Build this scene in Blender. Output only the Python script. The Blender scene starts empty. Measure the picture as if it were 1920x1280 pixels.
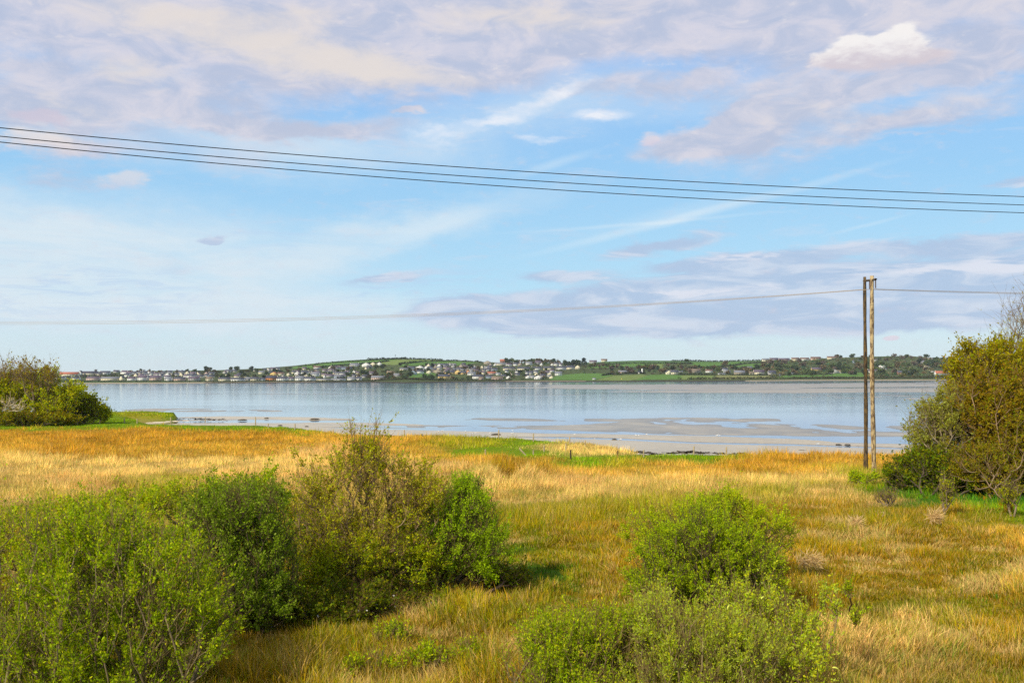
import bpy, math
import numpy as np
from mathutils import Matrix, Vector
rng = np.random.default_rng(7)
scene = bpy.context.scene
C = scene.collection

# ------------------------------------------------------------------ camera
F = 1867.0; CAMZ = 5.5; HOR = 707.0; ROLL = math.radians(0.15)
cs, sn = math.cos(ROLL), math.sin(ROLL)
cam_d = bpy.data.cameras.new('camera'); cam = bpy.data.objects.new('camera', cam_d); C.objects.link(cam)
cam_d.sensor_width = 36; cam_d.lens = 35.0; cam_d.shift_y = 67/1920
cam_d.clip_start = 0.1; cam_d.clip_end = 20000
cam.matrix_world = Matrix(((cs, sn, 0, 0), (0, 0, -1, 0), (-sn, cs, 0, CAMZ), (0, 0, 0, 1)))
scene.camera = cam
def hor(u): return HOR - (np.asarray(u, float)-960)*math.tan(ROLL)
def P(u, v, Y):
    """world point seen at picture position u,v (1920x1280) at depth Y"""
    du = np.asarray(u, float)-960; dv = HOR-np.asarray(v, float); Y = np.asarray(Y, float)
    X = (du*cs+dv*sn)*Y/F; Z = (-du*sn+dv*cs)*Y/F+CAMZ
    return np.stack(np.broadcast_arrays(X, Y, Z), -1)

# ------------------------------------------------------------------ light and sky
SUN = Vector((-0.52, -0.56, 0.64)).normalized()
sl = bpy.data.lights.new('sun', 'SUN'); sl.energy = 5.0; sl.angle = math.radians(0.55); sl.color = (1.0, 0.90, 0.70)
so = bpy.data.objects.new('sun', sl); C.objects.link(so)
so.rotation_euler = SUN.to_track_quat('Z', 'Y').to_euler()
scene.view_settings.view_transform = 'Standard'; scene.view_settings.look = 'None'
scene.view_settings.exposure = 0.0; scene.view_settings.gamma = 1.0
scene.cycles.use_denoising = False
scene.cycles.max_bounces = 8; scene.cycles.transparent_max_bounces = 8
scene.cycles.diffuse_bounces = 3; scene.cycles.glossy_bounces = 3; scene.cycles.transmission_bounces = 3

world = bpy.data.worlds.new('World'); scene.world = world; world.use_nodes = True
nt = world.node_tree; N = nt.nodes; L = nt.links
for n in list(N): N.remove(n)
def nd(t, **k):
    n = N.new(t)
    for a, b in k.items(): setattr(n, a, b)
    return n
def setin(s, x):
    if isinstance(x, bpy.types.NodeSocket): L.new(x, s)
    else: s.default_value = x
def M(op, a, b=0.0, c=0.0):
    n = nd('ShaderNodeMath', operation=op); setin(n.inputs[0], a); setin(n.inputs[1], b)
    if op in ('MULTIPLY_ADD',): setin(n.inputs[2], c)
    return n.outputs[0]
def VM(op, a, b=None, s=None):
    n = nd('ShaderNodeVectorMath', operation=op); setin(n.inputs[0], a)
    if b is not None: setin(n.inputs[1], b)
    if s is not None: setin(n.inputs['Scale'], s)
    return n.outputs['Value'] if op in ('LENGTH', 'DOT_PRODUCT') else n.outputs[0]
def noise(vec, scale, det=5, rough=0.55, dist=0.0, color=False):
    n = nd('ShaderNodeTexNoise'); L.new(vec, n.inputs['Vector']); n.inputs['Scale'].default_value = scale
    n.inputs['Detail'].default_value = det; n.inputs['Roughness'].default_value = rough; n.inputs['Distortion'].default_value = dist
    return n.outputs['Color' if color else 'Fac']
def ss(x, a, b, lo=0.0, hi=1.0, typ='SMOOTHSTEP'):
    n = nd('ShaderNodeMapRange', interpolation_type=typ); setin(n.inputs[0], x)
    for i, q in enumerate((a, b, lo, hi)): n.inputs[i+1].default_value = q
    return n.outputs[0]
def comb(x, y, z=0.0):
    n = nd('ShaderNodeCombineXYZ'); setin(n.inputs[0], x); setin(n.inputs[1], y); setin(n.inputs[2], z); return n.outputs[0]
def mixc(fac, a, b):
    n = nd('ShaderNodeMix', data_type='RGBA'); setin(n.inputs[0], fac); setin(n.inputs[6], a); setin(n.inputs[7], b); return n.outputs[2]
def lin(r, g, b):
    f = lambda c: ((c/255+.055)/1.055)**2.4 if c > 10 else c/255/12.92
    return (f(r), f(g), f(b), 1.0)
tc = nd('ShaderNodeTexCoord'); D = tc.outputs['Generated']
sep = nd('ShaderNodeSeparateXYZ'); L.new(D, sep.inputs[0]); dx, dy, dz = sep.outputs
az = M('ARCTAN2', dx, dy)                                            # compass angle, 0 = out over the bay
el = M('DIVIDE', dz, M('SQRT', M('ADD', M('MULTIPLY', dx, dx), M('MULTIPLY', dy, dy))))
AE = comb(az, el)
AE3 = comb(az, M('MULTIPLY', el, 2.2))
AE4 = VM('ADD', AE3, (5.3, 2.7, 1.9))
def off(a, b, s): return M('MULTIPLY', M('SUBTRACT', a, b), s)
wpx, wpy = (M('ADD', off(noise(AE3, 9.0, 5, 0.6), .5, .12), off(noise(AE3, 38.0, 3, 0.6), .5, .035)),
            M('ADD', off(noise(AE4, 9.0, 5, 0.6), .5, .056), off(noise(AE4, 38.0, 3, 0.6), .5, .0165)))
def wv_(k): return (M('MULTIPLY_ADD', wpx, k, az), M('MULTIPLY_ADD', wpy, k, el))
W = wv_(1.0); Ws = wv_(0.45); W10 = wv_(0.10); W28 = wv_(0.28); W0 = (az, el)
pz = M('ADD', dz, 0.10)
PL = comb(M('DIVIDE', dx, pz), M('DIVIDE', dy, pz))                  # the cloud sheet overhead, seen in perspective
def ae(u, v):
    a = math.atan((u-960)/F); return (a, (hor(u)-v)/F*math.cos(a))
def blob(*a, **k): return (a, k)
def blob_(prev, u, v, ru, rv, amp=1.0, ang=0.0, vec=None, hard=0.0):
    wx_, wy_ = vec or W
    if prev != 0.0: wx_ = M('MULTIPLY_ADD', prev, 1e-7, wx_)          # keeps the node chain sequential
    m = nd('ShaderNodeMapping', vector_type='TEXTURE'); L.new(comb(wx_, wy_), m.inputs[0])
    a, e = ae(u, v); m.inputs[1].default_value = (a, e, 0); m.inputs[2].default_value = (0, 0, math.radians(ang))
    k = math.cos(a)
    m.inputs[3].default_value = (ru/F*k*k, rv/F*k, 1)
    return ss(VM('LENGTH', m.outputs[0]), 1.0, hard, 0.0, amp)
def total(bl):
    t = 0.0
    for a, k in bl: t = M('ADD', blob_(t, *a, **k) if isinstance(a, tuple) else a, t)
    return t
sky = nd('ShaderNodeTexSky'); sky.sky_type = 'NISHITA'; sky.sun_disc = False
sky.sun_elevation = math.asin(SUN.z); sky.sun_rotation = math.atan2(SUN.x, SUN.y) % (2*math.pi)
sky.altitude = 10; sky.air_density = 1.0; sky.dust_density = 0.6; sky.ozone_density = 2.0
STR = 0.115
g = ss(el, 0.0, 0.42, 0.0, 1.0, 'LINEAR')
ramp = nd('ShaderNodeValToRGB'); L.new(g, ramp.inputs[0]); cr = ramp.color_ramp
cr.elements[0].position = 0.0; cr.elements[0].color = lin(220, 238, 246)
cr.elements[1].position = 1.0; cr.elements[1].color = lin(150, 190, 242)
for p_, c_ in ((.08, (212, 236, 247)), (.22, (181, 226, 251)), (.46, (158, 211, 250)), (.75, (150, 198, 252))):
    e_ = cr.elements.new(p_); e_.color = lin(*c_)
def inv(c): return tuple(x/STR for x in c[:3])+(1.0,)
def scl(c):
    n = nd('ShaderNodeMix', data_type='RGBA', blend_type='MULTIPLY'); n.inputs[0].default_value = 1; L.new(c, n.inputs[6]); n.inputs[7].default_value = (1/STR, 1/STR, 1/STR, 1); return n.outputs[2]
base = mixc(0.86, sky.outputs[0], scl(ramp.outputs[0]))              # maritime air: the clear sky, paler and bluer
# thin pale veils
n_veil = noise(PL, 1.1, 7, 0.62, 0.6)
veil = total([blob(120, 500, 900, 190, .95), blob(150, 470, 620, 150, .6), blob(420, 590, 900, 60, .8), blob(760, 430, 420, 60, .75, 14), blob(560, 280, 520, 90, .7),
              blob(1500, 600, 900, 45, .5), blob(250, 560, 700, 80, .5), blob(1010, 200, 360, 90, .5, 12), blob(1400, 190, 500, 60, .3)])
veil = M('MULTIPLY', M('MINIMUM', veil, 1.0), ss(n_veil, 0.28, 0.60, 0.5, 1.0))
col = mixc(M('MULTIPLY', veil, .95), base, inv(lin(220, 234, 243)))
# ripples of grey-blue low cloud at left
n_r = noise(comb(M('MULTIPLY', az, 6.0), M('MULTIPLY', el, 42.0)), 3.0, 6, 0.62, 0.8)
rip = total([blob(150, 545, 420, 95, .9, vec=Ws), blob(760, 545, 330, 50, .8, 6, vec=Ws), blob(480, 440, 200, 60, .4)])
rip = M('MULTIPLY', M('MINIMUM', rip, 1.0), ss(n_r, 0.46, 0.64))
col = mixc(M('MULTIPLY', rip, 0.8), col, inv(lin(188, 212, 240)))
# contrail and fainter streaks
def streak(u0, v0, u1, v1, wid, amp):
    return blob((u0+u1)/2, (v0+v1)/2, math.hypot(u1-u0, v1-v0)/2, wid, amp, math.degrees(math.atan2(v0-v1, u1-u0)), vec=W10)
st = total([streak(870, 500, 1760, 300, 13, .6), streak(1000, 465, 1500, 345, 24, .25), streak(620, 500, 1010, 350, 30, .45), streak(850, 440, 1560, 400, 6, .35), streak(930, 340, 1150, 275, 14, .4), streak(1500, 450, 1750, 395, 6, .3)])
col = mixc(M('MINIMUM', M('MULTIPLY', st, ss(n_veil, .3, .6, .6, 1.0)), .8), col, inv(lin(222, 238, 248)))
# low lavender banks on the right
n_b = noise(comb(M('MULTIPLY', az, 5.0), M('MULTIPLY', el, 26.0)), 2.2, 7, 0.60, 0.7)
bank = total([blob(1320, 600, 640, 44, 1.2, vec=Ws), blob(1180, 580, 540, 66, 1.5, 2, vec=Ws), blob(1650, 565, 560, 84, 1.5, vec=Ws), blob(1400, 520, 480, 40, .7, 4, vec=Ws), blob(1880, 500, 330, 75, 1.0, vec=Ws), blob(860, 575, 190, 40, .8, 4, vec=Ws),
              blob(1240, 462, 190, 24, 1.0, 9, vec=Ws), blob(1400, 488, 330, 28, 1.3, 3, vec=Ws), blob(1780, 455, 260, 26, .9, 2, vec=Ws), blob(1040, 520, 170, 20, .8, vec=Ws), blob(720, 522, 130, 14, .9, 5, vec=Ws),
              blob(395, 449, 38, 12, 1.5, 2, vec=Ws), blob(1900, 345, 90, 18, .7, vec=Ws)])
bm = ss(M('ADD', bank, M('MULTIPLY', M('SUBTRACT', n_b, .5), 1.7)), 0.05, 0.72)
bcol = mixc(ss(n_b, .42, .64), inv(lin(179, 199, 227)), inv(lin(212, 221, 237)))
edge = total([blob(1420, 478, 240, 9, 1.0, 3, vec=Ws), blob(1330, 545, 300, 12, .9, 3, vec=Ws), blob(1740, 500, 330, 16, .7, 4, vec=Ws), blob(1900, 500, 160, 36, .8, vec=Ws), blob(1150, 547, 160, 7, .8, vec=Ws)])
bcol = mixc(M('MINIMUM', M('MULTIPLY', edge, ss(n_b, .42, .6)), .75), bcol, inv(lin(232, 232, 242)))
col = mixc(M('MULTIPLY', bm, 0.88), col, bcol)
# the high broken sheet: mauve with warm beige parts
n_c = noise(AE3, 7.0, 8, 0.60, 0.4)
n_c2 = noise(AE3, 17.0, 6, 0.60, 0.6)
n_w = noise(AE3, 3.2, 5, 0.55, 0.3)
up = total([(ss(el, 0.275, 0.40, 0.0, 1.0), None), blob(200, 290, 480, 70, .42), blob(960, 30, 1500, 110, .7), blob(1500, 110, 620, 170, .55), blob(250, 200, 700, 130, .45), blob(1500, 260, 560, 90, .35, 5), blob(330, 60, 900, 190, 1.0), blob(150, 190, 420, 90, .8), blob(760, 120, 480, 110, .9), blob(560, 235, 360, 34, .75), blob(70, 215, 130, 42, .7),
            blob(100, 275, 150, 34, .6), blob(110, 340, 130, 26, .55), blob(1150, 40, 400, 90, .8), blob(1700, 230, 420, 60, .9, 4), blob(1330, 260, 230, 52, 1.0, 6), blob(1480, 210, 260, 50, .8, 8),
            blob(1650, 150, 420, 40, .6), blob(1300, 150, 130, 45, .6, 14), blob(1120, 175, 190, 40, .6, 8), blob(1850, 120, 200, 90, .7), blob(1780, 20, 260, 60, .5), blob(780, 215, 60, 10, .7), blob(730, 270, 50, 24, .45), blob(1740, 262, 120, 10, .4)])
um = ss(M('ADD', up, M('MULTIPLY', M('SUBTRACT', n_c, .5), 1.9)), 0.12, 0.98)
warm = M('ADD', M('ADD', total([blob(640, 120, 380, 60, .85, -3), blob(420, 40, 460, 70, .6), blob(220, 130, 160, 55, .5), blob(1000, 30, 300, 60, .5), blob(1600, 220, 420, 60, .32), blob(60, 260, 170, 50, .4), blob(130, 205, 160, 30, .4)]),
         M('MULTIPLY', M('SUBTRACT', n_w, .5), 0.8)), M('MULTIPLY', M('SUBTRACT', n_c2, .5), 1.0))
ucol = mixc(ss(n_c2, .35, .68), inv(lin(190, 197, 218)), inv(lin(222, 217, 226)))
ucol = mixc(ss(warm, 0.0, 0.85), ucol, inv(lin(236, 224, 214)))
col = mixc(M('MULTIPLY', um, 0.88), col, ucol)
# bright wisps
wsp = M('MULTIPLY', total([blob(1040, 185, 120, 26, 1.1, 14), blob(930, 230, 100, 26, .9, 10), blob(1130, 217, 78, 15, 1.5, 3, vec=Ws), blob(830, 262, 90, 20, .6), blob(1020, 262, 40, 12, .6)]), ss(n_c2, .30, .62, .35, 1.0))
col = mixc(M('MINIMUM', wsp, .9), col, inv(lin(240, 243, 250)))
# small warm puffs, and the cumulus at upper right
n_p = noise(AE3, 46.0, 6, 0.62, 0.2)
def puff(bl, thr, soft, top, bot, e0, e1, op, amp=0.9):
    global col
    m = ss(M('ADD', total(bl), M('MULTIPLY', M('SUBTRACT', n_p, .5), amp)), thr, thr+soft)
    c = mixc(M('ADD', ss(el, e0, e1), M('MULTIPLY', M('SUBTRACT', n_p, .5), .8)), bot, top)
    col = mixc(M('MULTIPLY', m, op), col, c)
puff([blob(232, 340, 80, 34, 1.0, 4, vec=W)], .0, .8, inv(lin(238, 226, 222)), inv(lin(214, 206, 220)), ae(232, 365)[1], ae(232, 325)[1], .55)
puff([blob(60, 262, 100, 38, 1.0, 0, vec=W)], .0, .9, inv(lin(238, 228, 224)), inv(lin(214, 206, 216)), ae(60, 300)[1], ae(60, 250)[1], .7)
puff([blob(80, 218, 90, 26, 1.0, -4, vec=Ws)], .2, .6, inv(lin(214, 203, 214)), inv(lin(208, 200, 218)), .2, .3, .7)
puff([blob(1220, 262, 38, 24, 1.0, 0, vec=Ws)], .05, .8, inv(lin(234, 222, 224)), inv(lin(220, 210, 224)), ae(1220, 275)[1], ae(1220, 250)[1], .8)
puff([blob(1672, 634, 30, 9, 1.0, 4, vec=W0)], .2, .4, inv(lin(240, 226, 228)), inv(lin(225, 215, 228)), .03, .05, .8)
wc = W28
flat = ss(el, ae(1650, 158)[1], ae(1650, 108)[1])
cm = M('MULTIPLY', M('ADD', total([blob(1650, 105, 125, 44, 1.0, vec=wc, hard=.55), blob(1690, 72, 52, 32, 1.0, vec=wc, hard=.4), blob(1600, 85, 52, 30, .9, vec=wc, hard=.4), blob(1550, 112, 52, 28, .8, vec=wc, hard=.3), blob(1750, 112, 58, 26, .8, vec=wc, hard=.3)]),
       M('MULTIPLY', M('SUBTRACT', n_p, .5), 1.5)), flat)
lit = M('ADD', ss(el, ae(1650, 140)[1], ae(1650, 66)[1], 0.0, 1.0, 'LINEAR'), M('MULTIPLY', M('SUBTRACT', n_p, .5), 1.3))
ccol = mixc(ss(lit, 0.22, 0.95), inv(lin(216, 206, 213)), inv(lin(250, 246, 243)))
col = mixc(M('MULTIPLY', ss(cm, .08, .90), .90), col, ccol)
# below the horizon
col = mixc(ss(el, -0.02, -0.12), col, inv(lin(120, 125, 110)))
bg = nd('ShaderNodeBackground'); L.new(col, bg.inputs[0]); bg.inputs[1].default_value = STR
out = nd('ShaderNodeOutputWorld'); L.new(bg.outputs[0], out.inputs[0])

# ------------------------------------------------------------------ helpers
def tag(o, label=None, cat=None, group=None, kind=None):
    if label: o['label'] = label
    if cat: o['category'] = cat
    if group: o['group'] = group
    if kind: o['kind'] = kind
    return o
def mesh(name, verts, quads=None, tris=None, col=None, smooth=False, attrs=None):
    verts = np.asarray(verts, np.float32).reshape(-1, 3)
    me = bpy.data.meshes.new(name); me.vertices.add(len(verts)); me.vertices.foreach_set('co', verts.ravel())
    idx = []; tot = []
    if quads is not None and len(quads): q = np.asarray(quads, np.int32); idx.append(q.ravel()); tot.append(np.full(len(q), 4, np.int32))
    if tris is not None and len(tris): q = np.asarray(tris, np.int32); idx.append(q.ravel()); tot.append(np.full(len(q), 3, np.int32))
    idx = np.concatenate(idx); tot = np.concatenate(tot); st_ = np.concatenate([[0], np.cumsum(tot)[:-1]]).astype(np.int32)
    me.loops.add(len(idx)); me.loops.foreach_set('vertex_index', idx)
    me.polygons.add(len(tot)); me.polygons.foreach_set('loop_start', st_); me.polygons.foreach_set('loop_total', tot)
    if smooth: me.polygons.foreach_set('use_smooth', np.ones(len(tot), bool))
    if col is not None:
        a = me.attributes.new('Col', 'FLOAT_COLOR', 'POINT')
        c = np.ones((len(verts), 4), np.float32); c[:, :3] = col; a.data.foreach_set('color', c.ravel())
    me.update(); me.validate(); return me
def obj(name, me, m=None, parent=None, loc=None):
    o = bpy.data.objects.new(name, me); C.objects.link(o)
    if m: me.materials.append(m)
    if parent is not None: o.parent = parent
    if loc is not None: o.location = loc
    return o
def empty(name, loc, rz=0.0):
    o = bpy.data.objects.new(name, None); C.objects.link(o); o.location = loc; o.rotation_euler = (0, 0, rz); o.empty_display_size = .2
    return o
PERM = [np.random.default_rng(100+i).random((256, 256)) for i in range(8)]
def vn(x, y, s=0):
    x = np.asarray(x, float); y = np.asarray(y, float)
    xi = np.floor(x).astype(int); yi = np.floor(y).astype(int); fx = x-xi; fy = y-yi
    fx = fx*fx*(3-2*fx); fy = fy*fy*(3-2*fy); T = PERM[s % 8]
    a = T[xi % 256, yi % 256]; b = T[(xi+1) % 256, yi % 256]; c = T[xi % 256, (yi+1) % 256]; d = T[(xi+1) % 256, (yi+1) % 256]
    return (a*(1-fx)+b*fx)*(1-fy)+(c*(1-fx)+d*fx)*fy
def fbm(x, y, s=0, o=4):
    t = 0; a = 1; w = 0
    for i in range(o): t = t+a*vn(x*2**i+17.3*i, y*2**i+5.1*i, s+i); w += a; a *= .5
    return t/w
def sm(x, a, b): t = np.clip((np.asarray(x, float)-a)/(b-a), 0, 1); return t*t*(3-2*t)

# ------------------------------------------------------------------ materials
def mat(name, base=(.5, .5, .5), rough=.8, attr=False, spec=.3, trans=0.0, tcol=(1, 1, 1), nscale=0, namt=.25, bump=0.0, metal=0.0, bdist=.05, jitter=0.0, stretch=(1, 1, 1)):
    m = bpy.data.materials.new(name); m.use_nodes = True; t = m.node_tree; n = t.nodes; l = t.links
    b = n['Principled BSDF']; b.inputs['Roughness'].default_value = rough; b.inputs['Specular IOR Level'].default_value = spec; b.inputs['Metallic'].default_value = metal
    if attr:
        a = n.new('ShaderNodeAttribute'); a.attribute_name = 'Col'; c = a.outputs['Color']
    else:
        r = n.new('ShaderNodeRGB'); r.outputs[0].default_value = (*base, 1); c = r.outputs[0]
    if jitter:
        oi = n.new('ShaderNodeObjectInfo'); h = n.new('ShaderNodeHueSaturation'); mr = n.new('ShaderNodeMapRange')
        l.new(oi.outputs['Random'], mr.inputs[0]); mr.inputs[3].default_value = 1-jitter; mr.inputs[4].default_value = 1+jitter
        l.new(mr.outputs[0], h.inputs['Value']); l.new(c, h.inputs['Color']); c = h.outputs[0]
    if nscale:
        tcn = n.new('ShaderNodeTexCoord'); mp = n.new('ShaderNodeMapping'); mp.inputs['Scale'].default_value = stretch; l.new(tcn.outputs['Object'], mp.inputs[0])
        nz = n.new('ShaderNodeTexNoise'); nz.inputs['Scale'].default_value = nscale; nz.inputs['Detail'].default_value = 6; l.new(mp.outputs[0], nz.inputs['Vector'])
        mr = n.new('ShaderNodeMapRange'); l.new(nz.outputs['Fac'], mr.inputs[0]); mr.inputs[1].default_value = .3; mr.inputs[2].default_value = .7; mr.inputs[3].default_value = 1-namt; mr.inputs[4].default_value = 1+namt
        h = n.new('ShaderNodeHueSaturation'); l.new(c, h.inputs['Color']); l.new(mr.outputs[0], h.inputs['Value']); c = h.outputs[0]
        if bump:
            bp = n.new('ShaderNodeBump'); bp.inputs['Strength'].default_value = bump; bp.inputs['Distance'].default_value = bdist; l.new(nz.outputs['Fac'], bp.inputs['Height']); l.new(bp.outputs[0], b.inputs['Normal'])
    l.new(c, b.inputs['Base Color'])
    if trans:
        tr = n.new('ShaderNodeBsdfTranslucent'); mx = n.new('ShaderNodeMixShader'); mu = n.new('ShaderNodeMix'); mu.data_type = 'RGBA'; mu.blend_type = 'MULTIPLY'; mu.inputs[0].default_value = 1
        l.new(c, mu.inputs[6]); mu.inputs[7].default_value = (*tcol, 1); l.new(mu.outputs[2], tr.inputs[0])
        mx.inputs[0].default_value = trans; l.new(b.outputs[0], mx.inputs[1]); l.new(tr.outputs[0], mx.inputs[2]); l.new(mx.outputs[0], n['Material Output'].inputs[0])
    return m
M_leaf = mat('leaf', attr=True, rough=.6, spec=.03, trans=.42, tcol=(1.5, 1.35, .5))
M_bark = mat('bark', attr=True, rough=.9, spec=.15)
M_grass = mat('grass', attr=True, rough=.9, spec=.0, trans=.3, tcol=(1.1, 1.05, .8))
M_soil = mat('thatch', attr=True, rough=1, spec=.05, nscale=9, namt=.35, bump=.6, bdist=.15)
M_hill = mat('hill_pasture', attr=True, rough=1, spec=.05, nscale=.03, namt=.12)
M_farleaf = mat('far_leaf', attr=True, rough=.8, spec=.1, trans=.2, tcol=(1.1, 1.1, .8), jitter=.28)

# ------------------------------------------------------------------ field ground
WZ = -2.2
EU = np.array([-3000, 215, 235, 262, 280, 300, 400, 480, 560, 600, 640, 700, 800, 940, 1020, 1100, 1140, 1170, 1200, 1280, 1400, 1600, 1700, 1920, 5000.])
EV = np.array([772, 772, 778, 790, 793, 794.5, 794.5, 796, 802, 809, 815, 818, 819, 820, 825, 831, 836, 845, 850, 852, 853, 853, 853, 849, 849.])
def uv_of(x, y):
    ys = np.maximum(np.asarray(y, float), 3.0)
    u = 960+F*np.asarray(x, float)/ys; return u, hor(u)+6.5*F/ys
def landmask(x, y):
    u, v = uv_of(x, y)
    wob = (fbm(np.asarray(x)/6., np.asarray(y)/6., 3)-.5)*3
    e = np.interp(u, EU, EV)
    m = sm(v-e-wob, -1.2, .9)
    pen = sm(v+wob*.6, 770, 771.5)*(1-sm(v+wob*.6, 779, 782))*sm(u, 190, 205)*(1-sm(u+wob*3, 322, 334))
    return np.maximum(m, pen)
def fieldz(x, y):
    x = np.asarray(x, float); y = np.asarray(y, float)
    z = -1.0*sm(y, 30, 92)+(fbm(x/14., y/14., 1)-.5)*.45*sm(y, 5, 20)
    u, v = uv_of(x, y)
    d = (u-975-(v-895)*-.9)/16.; z = z+.45*np.exp(-((np.abs(d)-2.6)/1.5)**2)*sm(v, 866, 882)*(1-sm(v, 930, 965))-.8*np.exp(-d*d)*sm(v, 872, 885)*(1-sm(v, 925, 950))          # drain through the rushes
    lm = landmask(x, y)
    return z*lm+(-2.75)*(1-lm)
def gz(x, y): return float(fieldz(x, y))
def ground(u, v):
    """point on the field seen at picture position u,v"""
    Y = (CAMZ+.5)*F/(v-float(hor(u)))
    for _ in range(12):
        p = P(u, v, Y); z = gz(p[0], p[1]); Y = .5*Y+.5*(CAMZ-z)*F/(v-float(hor(u)))
    p = P(u, v, Y); return np.array([p[0], p[1], gz(p[0], p[1])])

# colours of the sward: picture-located anchors (u, v, kind)
K = {'S': (.80, .56, .18), 'P': (.74, .48, .17), 'G': (.68, .40, .05), 'O': (.60, .32, .03), 'Y': (.42, .37, .02), 'T': (.24, .36, .008), 'B': (.46, .275, .012), 'L': (.36, .29, .005), 'E': (.09, .235, .015)}
AN = """0 815 O|0 835 G|0 800 T|60 870 S|0 900 S|0 940 S|150 815 O|150 845 O|150 880 S|150 930 P|250 812 O|250 850 G|250 900 S|330 890 S|300 930 Y|330 790 T|400 800 T|400 815 O|400 845 G|400 880 S|420 925 P
500 802 T|500 818 O|500 845 G|500 880 S|550 808 T|600 825 G|600 850 P|700 830 G|700 860 G|720 880 P|790 830 G|800 850 G|840 830 Y|850 850 T|900 830 Y|900 850 T|870 868 G|850 895 P|950 830 T|950 850 T|1010 850 T|1060 845 S|1130 848 S|1150 858 T
920 875 G|968 897 B|985 882 B|955 905 B|960 890 O|930 920 S|1000 910 G|1020 880 G|1080 880 T|1110 868 T|1040 960 S|950 960 S|1180 862 T|1280 865 T|1250 880 G|1330 862 T|1180 885 Y|1150 900 G|1300 890 G|1280 910 G|1400 870 O|1400 895 O|1500 870 O|1560 880 G|1500 890 G|1650 880 G|1760 880 G
1000 930 P|1100 925 P|1200 915 S|1300 920 S|1450 915 S|1550 915 S|1600 905 Y|1680 910 Y|1050 985 Y|1150 960 S|1200 990 Y|1000 1010 L|1100 1010 L|1000 1050 L|1100 1060 B|950 1090 E|1000 1110 L|1150 1120 B|1500 945 Y|1600 945 L|1550 960 P|1650 970 P
1700 965 E|1760 980 E|1820 1000 T|1640 950 T|1920 1010 T|1700 945 E|1800 955 E|1900 965 E|1850 985 E|1950 990 E|1750 960 T|1550 1000 B|1650 1010 L|1750 1010 B|1850 1020 L|1500 1060 B|1600 1060 L|1700 1070 B|1800 1080 B|1900 1070 G|1550 1130 B|1650 1120 B|1750 1150 B|1850 1150 L|1920 1160 G|1550 1200 B|1650 1220 L|1700 1255 P|1800 1230 L|1900 1255 B|1600 1265 P|1850 1200 B
450 1210 B|500 1200 B|550 1230 L|600 1200 B|700 1210 L|750 1250 B|800 1210 L|850 1190 B|900 1150 P|950 1180 B|930 1240 L|960 1270 B|500 1270 B|650 1270 L|1000 1140 E|1050 1100 L|100 1000 Y|300 1000 Y|300 1200 B|100 1250 L|1200 1250 L|1400 1250 L|1300 1180 B|930 1060 L|860 1120 L|260 778 Y|300 776 T|220 780 T|230 790 T|180 795 T"""
AN = [a.split() for a in AN.replace('\n', '|').split('|')]
AU = np.array([float(a[0]) for a in AN]); AV = np.array([float(a[1]) for a in AN]); AK = np.array([a[2] for a in AN])
AC = np.array([K[k] for k in AK]); AT = np.array([1.0 if k in 'TE' else 0.0 for k in AK])
# work in a plan where a step reads alike near and far
def plan(u, v): return np.asarray(u)/95., np.log(np.maximum(np.asarray(v)-700., 5))*9.0
APX, APY = plan(AU, AV)
def sward(x, y, soft=3.0, jit=0.0, seed=0):
    u, v = uv_of(x, y); v = v-(.5*F/np.maximum(y, 3))*(np.asarray(y) < 60)*0
    n1 = (fbm(x/3.2, y/4.5, 2+seed)-.5); n2 = (fbm(x/2.3+9, y/3.1, 4+seed)-.5)
    px, py = plan(u, v); px = px+n1*.9; py = py+n2*.9
    if jit: px = px+rng.normal(0, jit, px.shape); py = py+rng.normal(0, jit*.8, py.shape)
    c = np.zeros((len(px), 3)); t = np.zeros(len(px))
    for i in range(0, len(px), 20000):
        d = (px[i:i+20000, None]-APX)**2+(py[i:i+20000, None]-APY)**2; w = 1/(d+.04)**soft; w /= w.sum(1, keepdims=True)
        c[i:i+20000] = w@AC; t[i:i+20000] = w@AT
    return c, t
xs = np.arange(-230, 231, .9); ys = np.arange(-20, 215, .75)
GX, GY = np.meshgrid(xs, ys); gx = GX.ravel(); gy = GY.ravel()
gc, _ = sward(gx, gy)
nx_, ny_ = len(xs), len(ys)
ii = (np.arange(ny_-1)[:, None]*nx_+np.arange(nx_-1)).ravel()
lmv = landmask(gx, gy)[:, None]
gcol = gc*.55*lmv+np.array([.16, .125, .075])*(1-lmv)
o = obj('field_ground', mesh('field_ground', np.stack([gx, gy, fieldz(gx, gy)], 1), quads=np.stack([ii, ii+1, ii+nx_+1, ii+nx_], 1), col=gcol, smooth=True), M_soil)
tag(o, kind='structure')

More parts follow.
